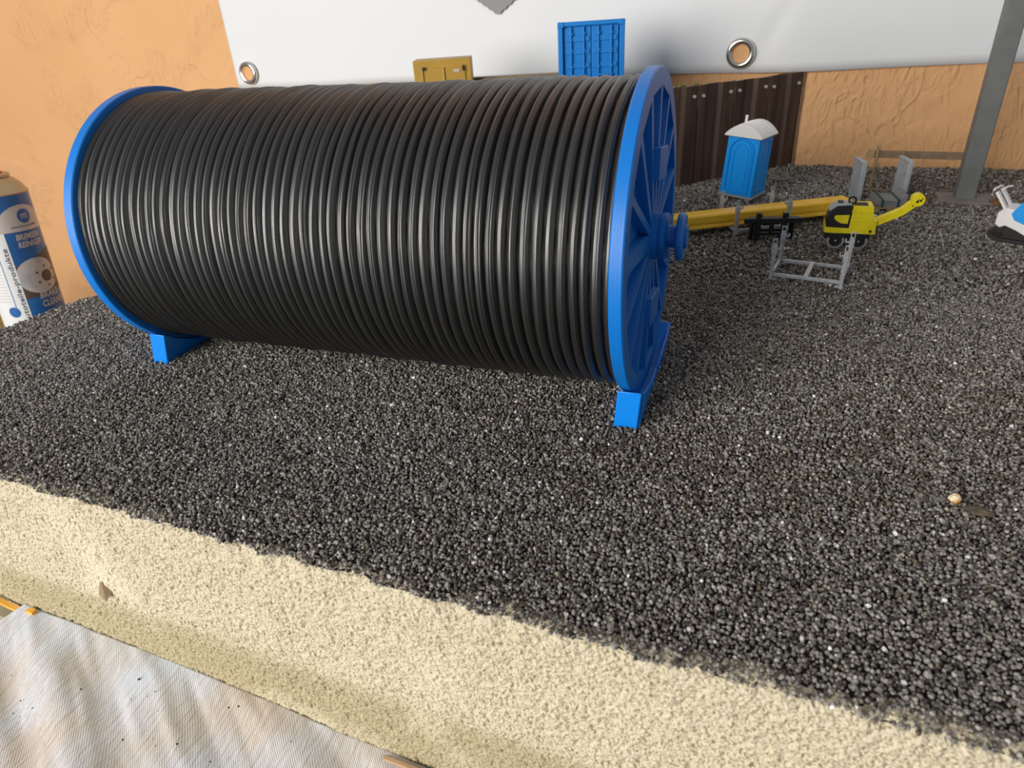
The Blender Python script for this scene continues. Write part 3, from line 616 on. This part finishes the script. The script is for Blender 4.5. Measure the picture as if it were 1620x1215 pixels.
def arch(hw, z0, z1, zt, n=9):
    return [(-hw, z0), (hw, z0), (hw, z1)] + [(hw*math.cos(pi*i/n), z1+(zt-z1)*math.sin(pi*i/n)) for i in range(1, n)] + [(-hw, z1)]
def arch_ring(hw, z0, z1, zt, t_, y0, y1, b):
    o_ = arch(hw, z0, z1, zt); i_ = arch(hw-t_, z0+t_, z1, zt-t_); n = len(o_)
    vs = [(x, y0, z) for x, z in o_]+[(x, y0, z) for x, z in i_]+[(x, y1, z) for x, z in o_]+[(x, y1, z) for x, z in i_]
    fs = []
    for i in range(n):
        j = (i+1) % n; fs += [(i, j, n+j, n+i), (2*n+i, 3*n+i, 3*n+j, 2*n+j), (i, 2*n+i, 2*n+j, j), (n+i, n+j, 3*n+j, 3*n+i)]
    b.add(vs, fs)
b = B(); arch_ring(1.12, 0.80, 4.3, 5.40, 0.10, -d_/2-0.10, -d_/2+0.06, b); fr1 = obj('door_frame', b, M['potty_blue'], pt)
b = B(); b.prism(arch(0.92, 0.95, 4.2, 5.25), -d_/2-0.035, -d_/2+0.05, 'Y'); dd = obj('door', b, M['potty_blue'], pt)
b = B(); arch_ring(0.68, 1.15, 4.1, 4.95, 0.09, -d_/2-0.10, -d_/2, b); obj('door_panel', b, M['potty_blue'], dd)
b = B()
for (y0, y1) in ((-0.85, 0.85),):
    for z_, h_ in ((1.0, 0.12), (5.1, 0.12)): b.box((w_/2-0.02, 0, z_), (0.10, 1.7, h_))
    for y_ in (-0.85, 0.85): b.box((w_/2-0.02, y_, 3.05), (0.10, 0.12, 4.1))
obj('side_panel_frame', b, M['potty_blue'], pt, bevel=0.02)
n = 14; hw = 1.72; po = [(hw*(1-2*i/n), 5.56+0.95*(1-(1-2*i/n)**2)) for i in range(n+1)]
pin = [(x*0.90, 5.50+(z-5.52)*0.85) for x, z in po][::-1]
b = B(); b.prism(po+[(-hw+0.05, 5.46), (hw-0.05, 5.46)], -d_/2-0.22, d_/2+0.22, 'Y'); rf = obj('roof', b, M['white'], pt, bevel=0.05)
for y_ in (-0.75, -0.25, 0.25, 0.75):
    b = B(); b.prism([(x*1.005, z+0.03) for x, z in po[1:-1]]+[(x*0.96, z-0.10) for x, z in po[1:-1]][::-1], y_-0.05, y_+0.05, 'Y'); obj('roof_rib', b, M['white'], rf)
obj('vent_pipe', B().cyl((-1.15, 1.1, 0), 0.12, 5.8, 6.75, 'Z', 12), M['white'], rf, smooth=True)

# --- stacking frames
def frame_builder(label, loc, rz):
    f_ = thing('stacking_frame', label, 'metal frame', loc, rz, 'grey metal stacking frames')
    L_, D_, H_ = 4.12, 2.80, 2.38; w_ = 0.235
    for x in (0, L_):
        for y in (0, D_):
            sx = 1 if x == 0 else -1
            p_ = obj('post', B().box((x, y, H_/2+0.02), (w_, w_, H_-0.04)).box((x, y, H_-0.38), (w_+0.07, w_+0.07, 0.5)), M['steel'], f_, bevel=0.02)
            b = B(); z0 = H_-0.02
            for bx_, bz_, dx_, dz_ in ((-0.11, 0.16, 0.06, 0.40), (0.11, 0.16, 0.06, 0.40), (0, 0.34, 0.28, 0.07), (0, 0.0, 0.28, 0.08)): b.box((x+bx_, y, z0+bz_), (dx_, 0.07, dz_))
            obj('lug', b, M['steel'], p_)
            obj('hook', B().box((x+sx*0.24, y, H_-0.30), (0.30, 0.10, 0.09)).box((x+sx*0.36, y, H_-0.22), (0.08, 0.16, 0.2)), M['steel'], p_, bevel=0.015)
            obj('foot_tab', B().box((x+sx*0.22, y-0.02, 0.10), (0.26, 0.06, 0.2)).box((x, y, 0.04), (0.34, 0.34, 0.08)), M['steel'], p_, bevel=0.015)
    for y in (0, D_): obj('long_rail', B().box((L_/2, y, 0.40), (L_-w_, 0.17, 0.20)), M['steel'], f_, bevel=0.02)
    for x in (0, L_): obj('end_rail', B().box((x, D_/2, 0.40), (0.17, D_-w_, 0.20)), M['steel'], f_, bevel=0.02)
    obj('cross_strip', B().box((L_/2, D_/2, 0.52), (0.26, D_, 0.05)), M['steel'], f_)
    return f_
sf = frame_builder('grey metal stacking frame standing empty in front of the roller', (18.42, 15.12, 0.0), rad(-8.5))
f2 = copy_tree(sf); place(f2, (15.42, 23.88, 0.0), rad(29.8)); f2['label'] = 'grey metal stacking frame holding the yellow beam'

# --- yellow beam resting in the second frame
bm_ = thing('yellow_beam', 'long orange-yellow steel beam lying in the metal frame', 'beam', (13.8, 24.7, 0.55), rad(30.6))
b = B(); prof = [(-0.72, 0.0), (0.72, 0.0), (0.72, 0.95), (0.60, 1.04), (-0.60, 1.04), (-0.72, 0.92), (-0.72, 0.42), (-0.66, 0.36), (-0.66, 0.22), (-0.72, 0.16)]
b.add([(x, y, z) for x in (-9, 10.75) for y, z in prof], [tuple(range(10)), tuple(range(19, 9, -1))]+[(i, i+10, (i+1) % 10+10, (i+1) % 10) for i in range(10)])
obj('girder', b, M['yellow_beam'], bm_, bevel=0.02)
obj('end_plate', B().box((10.78, 0, 0.5), (0.08, 1.5, 1.06)), M['yellow_beam'], bm_, bevel=0.02)

# --- black trestle
tr = thing('black_trestle', 'small black ladder-like trestle between yellow beam and grey frame', 'trestle', (16.95, 22.9, 0), rad(13.5))
for y, dx in ((0, 0), (0.85, 0.25)):
    for x in (0, 1.85): obj('post', B().bar((x+dx, y, 0), (x+dx+0.05, y, 2.10 if y == 0 else 1.75), 0.34), M['black'], tr, bevel=0.02)
    obj('middle_post', B().box((1.0+dx, y, 1.05), (0.26, 0.2, 0.9)), M['black'], tr, bevel=0.02)
    obj('lower_rail', B().box((0.95+dx, y, 0.55), (2.1, 0.2, 0.24)), M['black'], tr, bevel=0.02)
obj('upper_rail', B().box((1.1, -0.05, 1.55), (4.1, 0.30, 0.36)), M['black'], tr, bevel=0.03)
obj('upper_rail', B().box((1.35, 0.9, 1.42), (3.5, 0.22, 0.24)), M['black'], tr, bevel=0.03)
for x in (-0.28, 2.55):
    obj('end_leg', B().bar((x, 0.1, 1.7), (x-0.05, 0.3, 0.05), 0.22), M['black'], tr, bevel=0.02)
    obj('end_tie', B().bar((x, 0.0, 1.2), (x, 0.95, 1.2), 0.18), M['black'], tr, bevel=0.02)
    obj('end_leg', B().bar((x, 0.9, 1.5), (x+0.1, 1.1, 0.02), 0.2), M['black'], tr, bevel=0.02)

# --- trench roller
ro = thing('trench_roller', 'yellow and black walk-behind roller with long drawbar handle', 'roller', (22.95, 22.95, 0), rad(2.5))
X0 = 22.95
def px(poly): return [(x-X0, z) for x, z in poly]
obj('yellow_body', B().prism(px([(21.42, 1.12), (24.66, 1.08), (24.62, 1.98), (24.42, 2.06), (24.26, 3.02), (23.03, 3.02), (22.96, 1.47), (21.50, 1.52), (21.40, 1.95)]), -0.72, 0.72, 'Y'), M['yellow'], ro, bevel=0.035)
obj('seam_ridge', B().box((0.70, 0, 2.68), (1.36, 1.50, 0.05)).box((0.86, 0, 2.02), (1.68, 1.50, 0.06)), M['yellow'], ro, bevel=0.015)
hd = obj('black_hood', B().prism(px([(21.52, 1.50), (22.95, 1.50), (22.95, 2.96), (22.05, 2.90), (21.66, 2.55), (21.50, 2.15)]), -0.70, 0.70, 'Y'), M['black'], ro, bevel=0.03)
obj('yellow_inset', B().prism(px([(21.92, 2.18), (21.98, 2.36), (22.86, 2.42), (22.83, 1.80), (22.42, 1.82), (22.10, 1.98)]), -0.745, -0.68, 'Y'), M['yellow'], hd, bevel=0.01)
obj('grey_cover', B().prism(px([(21.62, 2.58), (22.04, 2.95), (22.92, 3.02), (22.92, 3.12), (22.0, 3.06), (21.54, 2.64)]), -0.55, 0.60, 'Y'), M['grey_light'], hd, bevel=0.02)
obj('exhaust_cap', B().box((-0.72, 0.1, 3.14), (0.34, 0.5, 0.08)), M['black'], hd, bevel=0.02)
obj('lifting_eye', B().lathe([(0.16, -0.06), (0.28, -0.06), (0.28, 0.06), (0.16, 0.06)], (0.0, -0.1, 3.28), 'Y', 20, closed=True).box((0.0, -0.1, 3.03), (0.2, 0.14, 0.24)), M['black'], ro, smooth=True)
for y_ in (-0.42, -0.12, 0.18): obj('vent_slot', B().box((0.56, y_, 3.04), (0.86, 0.14, 0.06)), M['black'], ro, bevel=0.01)
obj('screw_cap', B().cyl((1.38, 0, 1.32), 0.09, -0.76, -0.70, 'Y', 12), M['black'], ro)
ch = obj('chassis', B().prism(px([(21.48, 0.72), (22.0, 0.62), (24.2, 0.62), (24.38, 0.80), (24.36, 1.14), (21.48, 1.14)]), -0.64, 0.64, 'Y'), M['black'], ro, bevel=0.03)
for x_ in (22.25, 23.72):
    w2 = obj('roller_wheel', B().lathe([(0.0, -0.70), (0.40, -0.70), (0.42, -0.74), (0.57, -0.74), (0.58, -0.70), (0.58, 0.70), (0.40, 0.70), (0.0, 0.70)], (x_-X0, 0, 0.58), 'Y', 40), M['drum_metal'], ro, smooth=True)
    obj('hub_plate', B().cyl((x_-X0, 0, 0.60), 0.41, -0.755, -0.70, 'Y', 28), M['black'], w2, smooth=True)
    obj('axle_bolt', B().cyl((x_-X0, 0, 0.60), 0.06, -0.80, -0.74, 'Y', 8), M['steel'], w2)
    obj('side_plate', B().prism([(x_-X0+a, z) for a, z in ((-0.62, 1.12), (0.62, 1.12), (0.52, 0.86), (0.30, 0.74), (-0.30, 0.74), (-0.56, 0.84))], -0.80, -0.62, 'Y'), M['black'], ch, bevel=0.02)
db = obj('drawbar', B().prism(px([(24.45, 1.40), (26.22, 2.36), (26.98, 3.08), (26.60, 3.44), (25.98, 2.80), (24.45, 1.98)]), -0.24, 0.24, 'Y'), M['yellow'], ro, bevel=0.03)
obj('drawbar_eye', B().cyl((26.88-X0, 0, 3.40), 0.42, -0.30, 0.30, 'Y', 32), M['yellow'], db, bevel=0.03)
obj('eye_mark', B().prism([(3.78, 3.28), (3.96, 3.24), (3.98, 3.52)], -0.325, -0.29, 'Y').prism([(4.1, 3.5), (4.2, 3.46), (4.18, 3.6)], -0.325, -0.29, 'Y').prism([(3.62, 3.06), (3.72, 2.96), (3.74, 3.12)], -0.26, -0.2, 'Y'), M['black'], db)
obj('axle_pin', B().cyl((26.88-X0+0.15, 0, 3.40), 0.07, -0.34, 0.34, 'Y', 10), M['black'], db)

# --- pallet, bundle of troughs, two upright plates
pa_ = thing('wooden_pallet', 'small wooden pallet under the grey slab bundle', 'pallet', (25.45, 31.98, 0), rad(9))
for y in (0.12, 1.3, 2.4): obj('bearer', B().box((0.18, y, 0.14), (0.36, 0.28, 0.28)).box((1.1, y, 0.14), (0.36, 0.28, 0.28)).box((2.02, y, 0.14), (0.36, 0.28, 0.28)), M['wood'], pa_, bevel=0.015)
for x in (0.18, 1.1, 2.02): obj('bottom_board', B().box((x, 1.26, 0.035), (0.34, 2.55, 0.07)), M['wood'], pa_, bevel=0.01)
for k_ in range(5): obj('deck_board', B().box((1.1, 0.14+k_*0.56, 0.325), (2.22, 0.40, 0.09)), M['wood'], pa_, bevel=0.01)
bu = thing('slab_bundle', 'bundle of grey trough slabs tied with dark green straps', 'slabs', (26.42, 32.55, 0.38), rad(9))
def trough(z, wing):
    t_ = 0.16; return [(-0.62, z), (0.62, z), (0.62+wing, z+0.42), (0.62+wing-0.05, z+0.42+t_), (0.60, z+t_), (-0.60, z+t_), (-0.62-wing*0.7+0.05, z+0.26+t_), (-0.62-wing*0.7, z+0.26)]
for k_ in range(3): obj('trough_slab', B().prism(trough(k_*0.19, 0.62), -0.30, 2.0, 'Y'), M['concrete'], bu, bevel=0.01)
for x_ in (-0.56, 0.60):
    obj('strap', B().box((x_, 0.85, 0.61), (0.13, 2.50, 0.05)).box((x_, -0.38, 0.26), (0.13, 0.05, 0.70)), M['strap'], bu)
def upright(label, loc, rz, lean=0.0):
    o_ = thing('upright_plate', label, 'concrete plate', loc, rz, 'pale grey upright plates', ry=lean)
    obj('plate', B().box((0.16, 1.15, 1.75), (0.32, 2.35, 3.50)), M['grey_light'], o_, bevel=0.05)
    obj('rim_ridge', B().box((-0.02, 0.10, 1.75), (0.10, 0.14, 3.44)).box((-0.02, 1.15, 3.40), (0.10, 2.3, 0.14)), M['grey_light'], o_, bevel=0.02)
    return o_
upright('pale grey upright plate left of the slab bundle', (24.18, 33.95, 0), rad(14))
upright('pale grey upright plate right of the slab bundle', (27.50, 34.65, 0), rad(14), rad(1.5))

# --- wooden barrier by the wall
wb = thing('wooden_barrier', 'thin wooden barrier rail behind the grey pylon by the wall', 'barrier', (25.45, 39.1, 0))
obj('post', B().bar((0.05, -0.1, 0), (0.10, -0.05, 3.55), 0.24, 0.14), M['wood'], wb, bevel=0.01)
obj('post', B().box((6.9, 0.05, 1.7), (0.30, 0.14, 3.4)), M['wood'], wb, bevel=0.01)
obj('rail', B().bar((-0.1, 0.05, 3.12), (7.4, 0.05, 3.02), 0.10, 0.62), M['wood_dark'], wb, bevel=0.01)
obj('short_board', B().prism([(-0.85, 2.95), (-0.50, 2.83), (-0.12, 2.83), (-0.12, 3.48), (-0.72, 3.52)], -0.16, -0.06, 'Y'), M['wood'], wb, bevel=0.01)
obj('clamp_block', B().box((0.10, -0.12, 3.74), (0.34, 0.3, 0.30)), M['wood'], wb, bevel=0.02)
obj('clamp_block', B().box((0.26, -0.12, 2.24), (0.34, 0.3, 0.30)), M['wood'], wb, bevel=0.02)
obj('brace', B().bar((0.25, 0.0, 2.1), (0.02, 0.5, 0.9), 0.1), M['wood_dark'], wb)
obj('sole_board', B().box((0.6, -0.3, 0.10), (1.6, 0.4, 0.12)), M['wood_dark'], wb, bevel=0.01)

# --- pylon
py = thing('steel_pylon', 'tall grey square steel column on a flat base plate', 'column', (32.42, 37.2, 0))
obj('base_plate', B().prism([(-1.98, -2.0), (1.92, -1.85), (2.05, 1.15), (-1.92, 1.45)], 0.0, 0.16, 'Z'), M['plate'], py, bevel=0.02)
obj('column', B().prism([(-0.70, -0.62), (-0.62, -0.70), (0.62, -0.70), (0.70, -0.62), (0.70, 0.70), (-0.70, 0.70)], 0.16, 34, 'Z'), M['pylon'], py)
for x, y in ((-1.5, -1.4), (1.5, -1.3), (1.5, 0.8), (-1.5, 1.0)): obj('anchor_bolt', B().cyl((x, y, 0), 0.09, 0.14, 0.24, 'Z', 8), M['plate'], py)

# --- blue and white vibrating plate at the right edge
vp = thing('vibrating_plate', 'blue and white plate compactor cut by the right picture edge', 'compactor', (32.6, 26.6, 0), rad(-24))
obj('base', B().prism([(-0.35, 0.42), (0.05, 0.12), (0.5, 0.02), (3.0, 0.02), (3.5, 0.35), (3.5, 0.50), (2.9, 0.24), (0.6, 0.24), (0.2, 0.32), (-0.25, 0.58)], -0.75, 1.3, 'Y'), M['rubber'], vp, bevel=0.03)
obj('engine_block', B().box((1.6, 0.25, 0.62), (2.2, 1.3, 0.9)), M['black'], vp, bevel=0.05)
bd = obj('white_body', B().prism([(0.0, 1.15), (0.30, 0.95), (0.62, 1.12), (1.3, 0.88), (1.9, 0.60), (2.9, 0.62), (3.2, 1.2), (3.1, 2.0), (1.0, 2.25), (0.45, 2.30), (0.0, 1.95)], -0.62, 1.15, 'Y'), M['white'], vp, bevel=0.05)
obj('blue_cover', B().prism([(0.78, 1.98), (1.05, 1.58), (2.0, 1.25), (2.9, 1.3), (3.0, 2.4), (2.4, 2.85), (1.25, 2.85)], -0.70, 1.22, 'Y'), M['potty_blue'], vp, bevel=0.05)
for y_ in (-0.45, 0.75):
    obj('handle_arm', B().bar((0.42, y_, 2.15), (-0.42, y_+0.05, 3.28), 0.42, 0.16), M['white'], vp, bevel=0.02)
    pass
hb = obj('handlebar', B().tube([(-0.62, -0.75, 3.05), (-0.60, -0.72, 3.40), (-0.55, -0.62, 3.50), (-0.45, 0.2, 3.52), (-0.38, 0.45, 3.50)], 0.07, 8), M['white'], vp, smooth=True)
obj('handlebar', B().tube([(-0.25, 0.35, 3.20), (-0.22, 0.38, 3.36), (-0.1, 0.9, 3.40), (0.05, 1.2, 3.38)], 0.07, 8), M['white'], vp, smooth=True)

# --- stones and earth
def rock(name, label, loc, sz, m, seed, cat='stone', group=None):
    r_ = random.Random(seed); b = B(); n, k2 = 10, 6; vs = []
    for i in range(k2+1):
        ph_ = pi*i/k2
        for j in range(n):
            t_ = 2*pi*j/n; q_ = 1+r_.uniform(-0.16, 0.16)
            vs.append((sz[0]*q_*math.sin(ph_)*math.cos(t_), sz[1]*q_*math.sin(ph_)*math.sin(t_), sz[2]*q_*math.cos(ph_)+sz[2]*0.6))
    b.add(vs, [(i*n+j, i*n+(j+1) % n, (i+1)*n+(j+1) % n, (i+1)*n+j) for i in range(k2) for j in range(n)])
    o_ = obj(name, b, m, smooth=False); o_.location = Vector(loc)*CM; tag(o_, label, cat, group); return o_
rock('pebble', 'cream and orange pebble lying alone on the gravel at right', (25.72, -5.55, 0.05), (0.20, 0.18, 0.20), M['stone_light'], 3)
rock('flat_stone', 'flat dark stone just right of the cream pebble', (26.35, -5.95, 0.02), (0.46, 0.24, 0.13), M['stone_dark'], 5)
rock('stone_chip', 'thin grey stone chip left of the cream pebble', (25.25, -5.6, 0.0), (0.34, 0.13, 0.07), M['plate'], 9)
rock('earth_clump', 'rust brown earth clump behind the roller handle eye', (29.2, 36.2, 0.0), (0.75, 0.6, 0.28), M['earth'], 11, 'earth')
rock('earth_clump', 'rust brown earth clump at the right edge of the pylon base plate', (34.55, 35.9, 0.0), (0.55, 0.9, 0.26), M['earth'], 12, 'earth')
tag(obj('dark_hole', B().lathe([(0.0, 0.10), (0.5, 0.09), (0.62, 0.02)], (18.6, 47.2, 0), 'Z', 12), M['black']), 'small dark cap at the foot of the sheet pile corner', 'cap')
b = B(); b.tube([(7.2, -0.0, 0)], 0.01) if False else None
tag(obj('straw', B().tube([(27.0, 33.9, 3.9), (26.85, 34.0, 4.25), (26.7, 34.1, 4.5)], 0.025, 5), M['wood']), 'pale straw sticking up at the right grey plate', 'straw')

# ================================================================== LEFT EDGE: shelf, can, jar
sh_ = thing('side_shelf', 'tan wooden side shelf behind the slab at the left edge', 'shelf', (-77, 17, -17.3))
for k_ in range(9): obj('slat', B().box((0, -6.5+k_*2.25, -0.55), (44, 1.6, 1.1)), M['tan_board'], sh_, bevel=0.08)
for x in (-20, 0, 20): obj('cross_rail', B().box((x, 2.5, -1.6), (1.6, 20, 1.0)), M['tan_board'], sh_, bevel=0.05)
for x in (-20, 20): obj('shelf_leg', B().box((x, 2.5, -30.2), (2.5, 18, 55.8)), M['tan_board'], sh_, bevel=0.05)

# can axis from the two view rays
base = Vector((-59.95, 16.30, -10.33)); axd = Vector((0.04, 0.07, 1.0)).normalized()
RC = 3.12; c0 = base - axd*((base.z+17.2)/axd.z) + Vector((0, 0, 0.0))
can = thing('spray_can', 'blue and white brake cleaner spray can leaning at the left edge', 'spray can', c0)
zq = axd.to_track_quat('Z', 'Y'); can.rotation_mode = 'QUATERNION'
viewang = math.atan2(CAM.y-c0.y, CAM.x-c0.x)
from mathutils import Quaternion
can.rotation_quaternion = Quaternion(Vector((0, 0, 1)).cross(axd).normalized(), Vector((0, 0, 1)).angle(axd)) @ Quaternion((0, 0, 1), viewang)
# now local +X faces the camera; u = angle to the viewer's right is +Y
HB = 19.75
obj('can_body', B().lathe([(0.0, 0.0), (RC-0.15, 0.0), (RC, 0.15), (RC, HB)], (0, 0, 0), 'Z', 64), M['can_blue'], can, smooth=True)
obj('shoulder', B().lathe([(RC+0.02, HB-0.02), (RC+0.06, HB+0.12), (RC-0.1, HB+0.25), (RC-0.35, HB+0.75), (2.2, HB+1.35), (1.75, HB+1.6)], (0, 0, 0), 'Z', 48), M['can_shoulder'], can, smooth=True)
sr = obj('seam_ring', B().lathe([(1.7, HB+1.5), (1.95, HB+1.6), (1.95, HB+1.85), (1.6, HB+1.95), (1.2, HB+1.8)], (0, 0, 0), 'Z', 40), M['can_shoulder'], can, smooth=True)
obj('nozzle', B().lathe([(1.2, HB+1.7), (1.3, HB+1.8), (1.2, HB+2.6), (0.8, HB+3.0), (0, HB+3.0)], (0, 0, 0), 'Z', 32), M['red'], can, smooth=True)
def cm(u, z, e=0.02): a = u/RC; return ((RC+e)*math.cos(a), (RC+e)*math.sin(a), z)   # u in cm to the viewer's right
def patch(name, poly, m, e, parent, n=14):
    """polygon in (u, z) wrapped on the can: cut in vertical strips"""
    us = [p[0] for p in poly]; u0, u1 = min(us), max(us); b = B()
    def span(u):
        zz_ = []
        for i in range(len(poly)):
            (a, za), (c, zc) = poly[i], poly[(i+1) % len(poly)]
            if (a-u)*(c-u) <= 0 and abs(a-c) > 1e-9: zz_.append(za+(zc-za)*(u-a)/(c-a))
        return (min(zz_), max(zz_)) if zz_ else (0, 0)
    st = [u0+(u1-u0)*(i/n) for i in range(n+1)]; st[0] += 1e-4; st[-1] -= 1e-4; vs = []
    for u in st:
        lo, hi = span(u); vs += [cm(u, lo, e), cm(u, hi, e), cm(u, lo, e-0.015), cm(u, hi, e-0.015)]
    fs = []
    for i in range(n): a = i*4; c = a+4; fs += [(a, c, c+1, a+1), (a+2, a+3, c+3, c+2), (a+1, c+1, c+3, a+3), (a, a+2, c+2, c)]
    fs += [(0, 1, 3, 2), (n*4, n*4+2, n*4+3, n*4+1)]
    b.add(vs, fs); return obj(name, b, m, parent, smooth=True)
def ell(cx, cz, rx, rz, n=28): return [(cx+rx*math.cos(2*pi*i/n), cz+rz*math.sin(2*pi*i/n)) for i in range(n)]
lab = patch('label_side', [(-4.6, HB-19), (-0.42, HB-19), (-0.42, HB-3.7), (-0.9, HB-3.3), (-4.6, HB-3.3)], M['can_white'], 0.03, can)
patch('label_arch', [(-0.75, HB-3.75), (4.3, HB-3.75)]+[(1.75+2.5*math.cos(pi*i/16), HB-3.2+2.15*math.sin(pi*i/16)) for i in range(17)], M['can_pale'], 0.04, can, 20)
patch('round_logo', ell(1.95, HB-2.25, 0.74, 0.74), M['can_blue'], 0.06, can)
b = B(); text_into(b, 'm', 1.15, lambda x, y: cm(1.50+x*0.82, HB-2.52+y, 0.08), bold=0.01); obj('logo_letter', b, M['can_pale'], can)
b = B(); text_into(b, 'autoteile-produkte', 0.36, lambda x, y: cm(0.35+x, HB-3.35+y, 0.06)); obj('small_print', b, M['can_ink'], can)
for i_, (tx, z_, s_, wx) in enumerate((('BREMSEN', HB-4.62, 0.84, 0.74), ('REINIGER', HB-5.42, 0.84, 0.74), ('BRAKE', HB-11.2, 0.98, 0.78), ('CLEANER', HB-12.15, 0.98, 0.70))):
    b = B(); text_into(b, tx, s_, lambda x, y: cm((0.45 if i_ < 2 else 0.85)+x*wx+y*0.15, z_+y, 0.05), bold=0.025); obj('lettering', b, M['can_pale'], can)
b = B(); text_into(b, 'autoteile-produkte', 0.88, lambda x, y: cm(-0.62-y*0.75, HB-13.6+x*1.24, 0.05), bold=0.008); obj('lettering', b, M['can_ink'], can)
patch('brown_field', [(-0.40, HB-11.0), (4.4, HB-10.6), (4.4, HB-6.0), (2.2, HB-6.5), (-0.40, HB-7.3)], M['can_brown'], 0.035, can)
patch('brake_disc', [(max(-0.4, x), z) for x, z in ell(1.5, HB-8.65, 2.15, 1.95)], M['can_disc'], 0.05, can, 24)
patch('disc_face', ell(2.15, HB-9.0, 1.5, 1.45), M['can_pale'], 0.06, can, 20)
patch('disc_centre', ell(2.35, HB-8.9, 0.66, 0.66), M['can_brown'], 0.075, can)
for a in range(6): patch('disc_hole', ell(2.3+1.12*math.cos(a*pi/3+0.5), HB-8.9+1.08*math.sin(a*pi/3+0.5), 0.14, 0.14, 12), M['can_brown'], 0.075, can, 6)
for k_ in range(22): patch('print_line', [(-3.9, HB-11.2+k_*0.34), (-1.9, HB-11.2+k_*0.34), (-1.9, HB-11.12+k_*0.34), (-3.9, HB-11.12+k_*0.34)], M['can_pale'], 0.045, can, 4)
patch('thin_rule', [(-1.62, HB-12.0), (-1.55, HB-12.0), (-1.55, HB-4.0), (-1.62, HB-4.0)], M['can_blue'], 0.045, can, 2)
patch('seal_dot', ell(-1.9, HB-12.35, 0.60, 0.60), M['can_blue'], 0.05, can, 12)
# jar
jr = thing('glass_jar', 'amber glass jar beside the spray can at the left edge', 'jar', (-75.3, 19.5, -17.25))
obj('jar_body', B().lathe([(0, 0), (2.6, 0), (3.0, 0.4), (3.1, 5.5), (2.7, 6.8), (2.2, 7.4), (2.2, 8.2), (2.0, 8.2), (2.0, 7.3), (2.5, 6.6), (2.9, 5.4), (2.8, 0.5), (0, 0.3)], (0, 0, 0), 'Z', 40), M['glass'], jr, smooth=True)
obj('jar_lid', B().cyl((0, 0, 0), 2.4, 7.9, 9.0, 'Z', 40), M['can_shoulder'], jr, bevel=0.06)
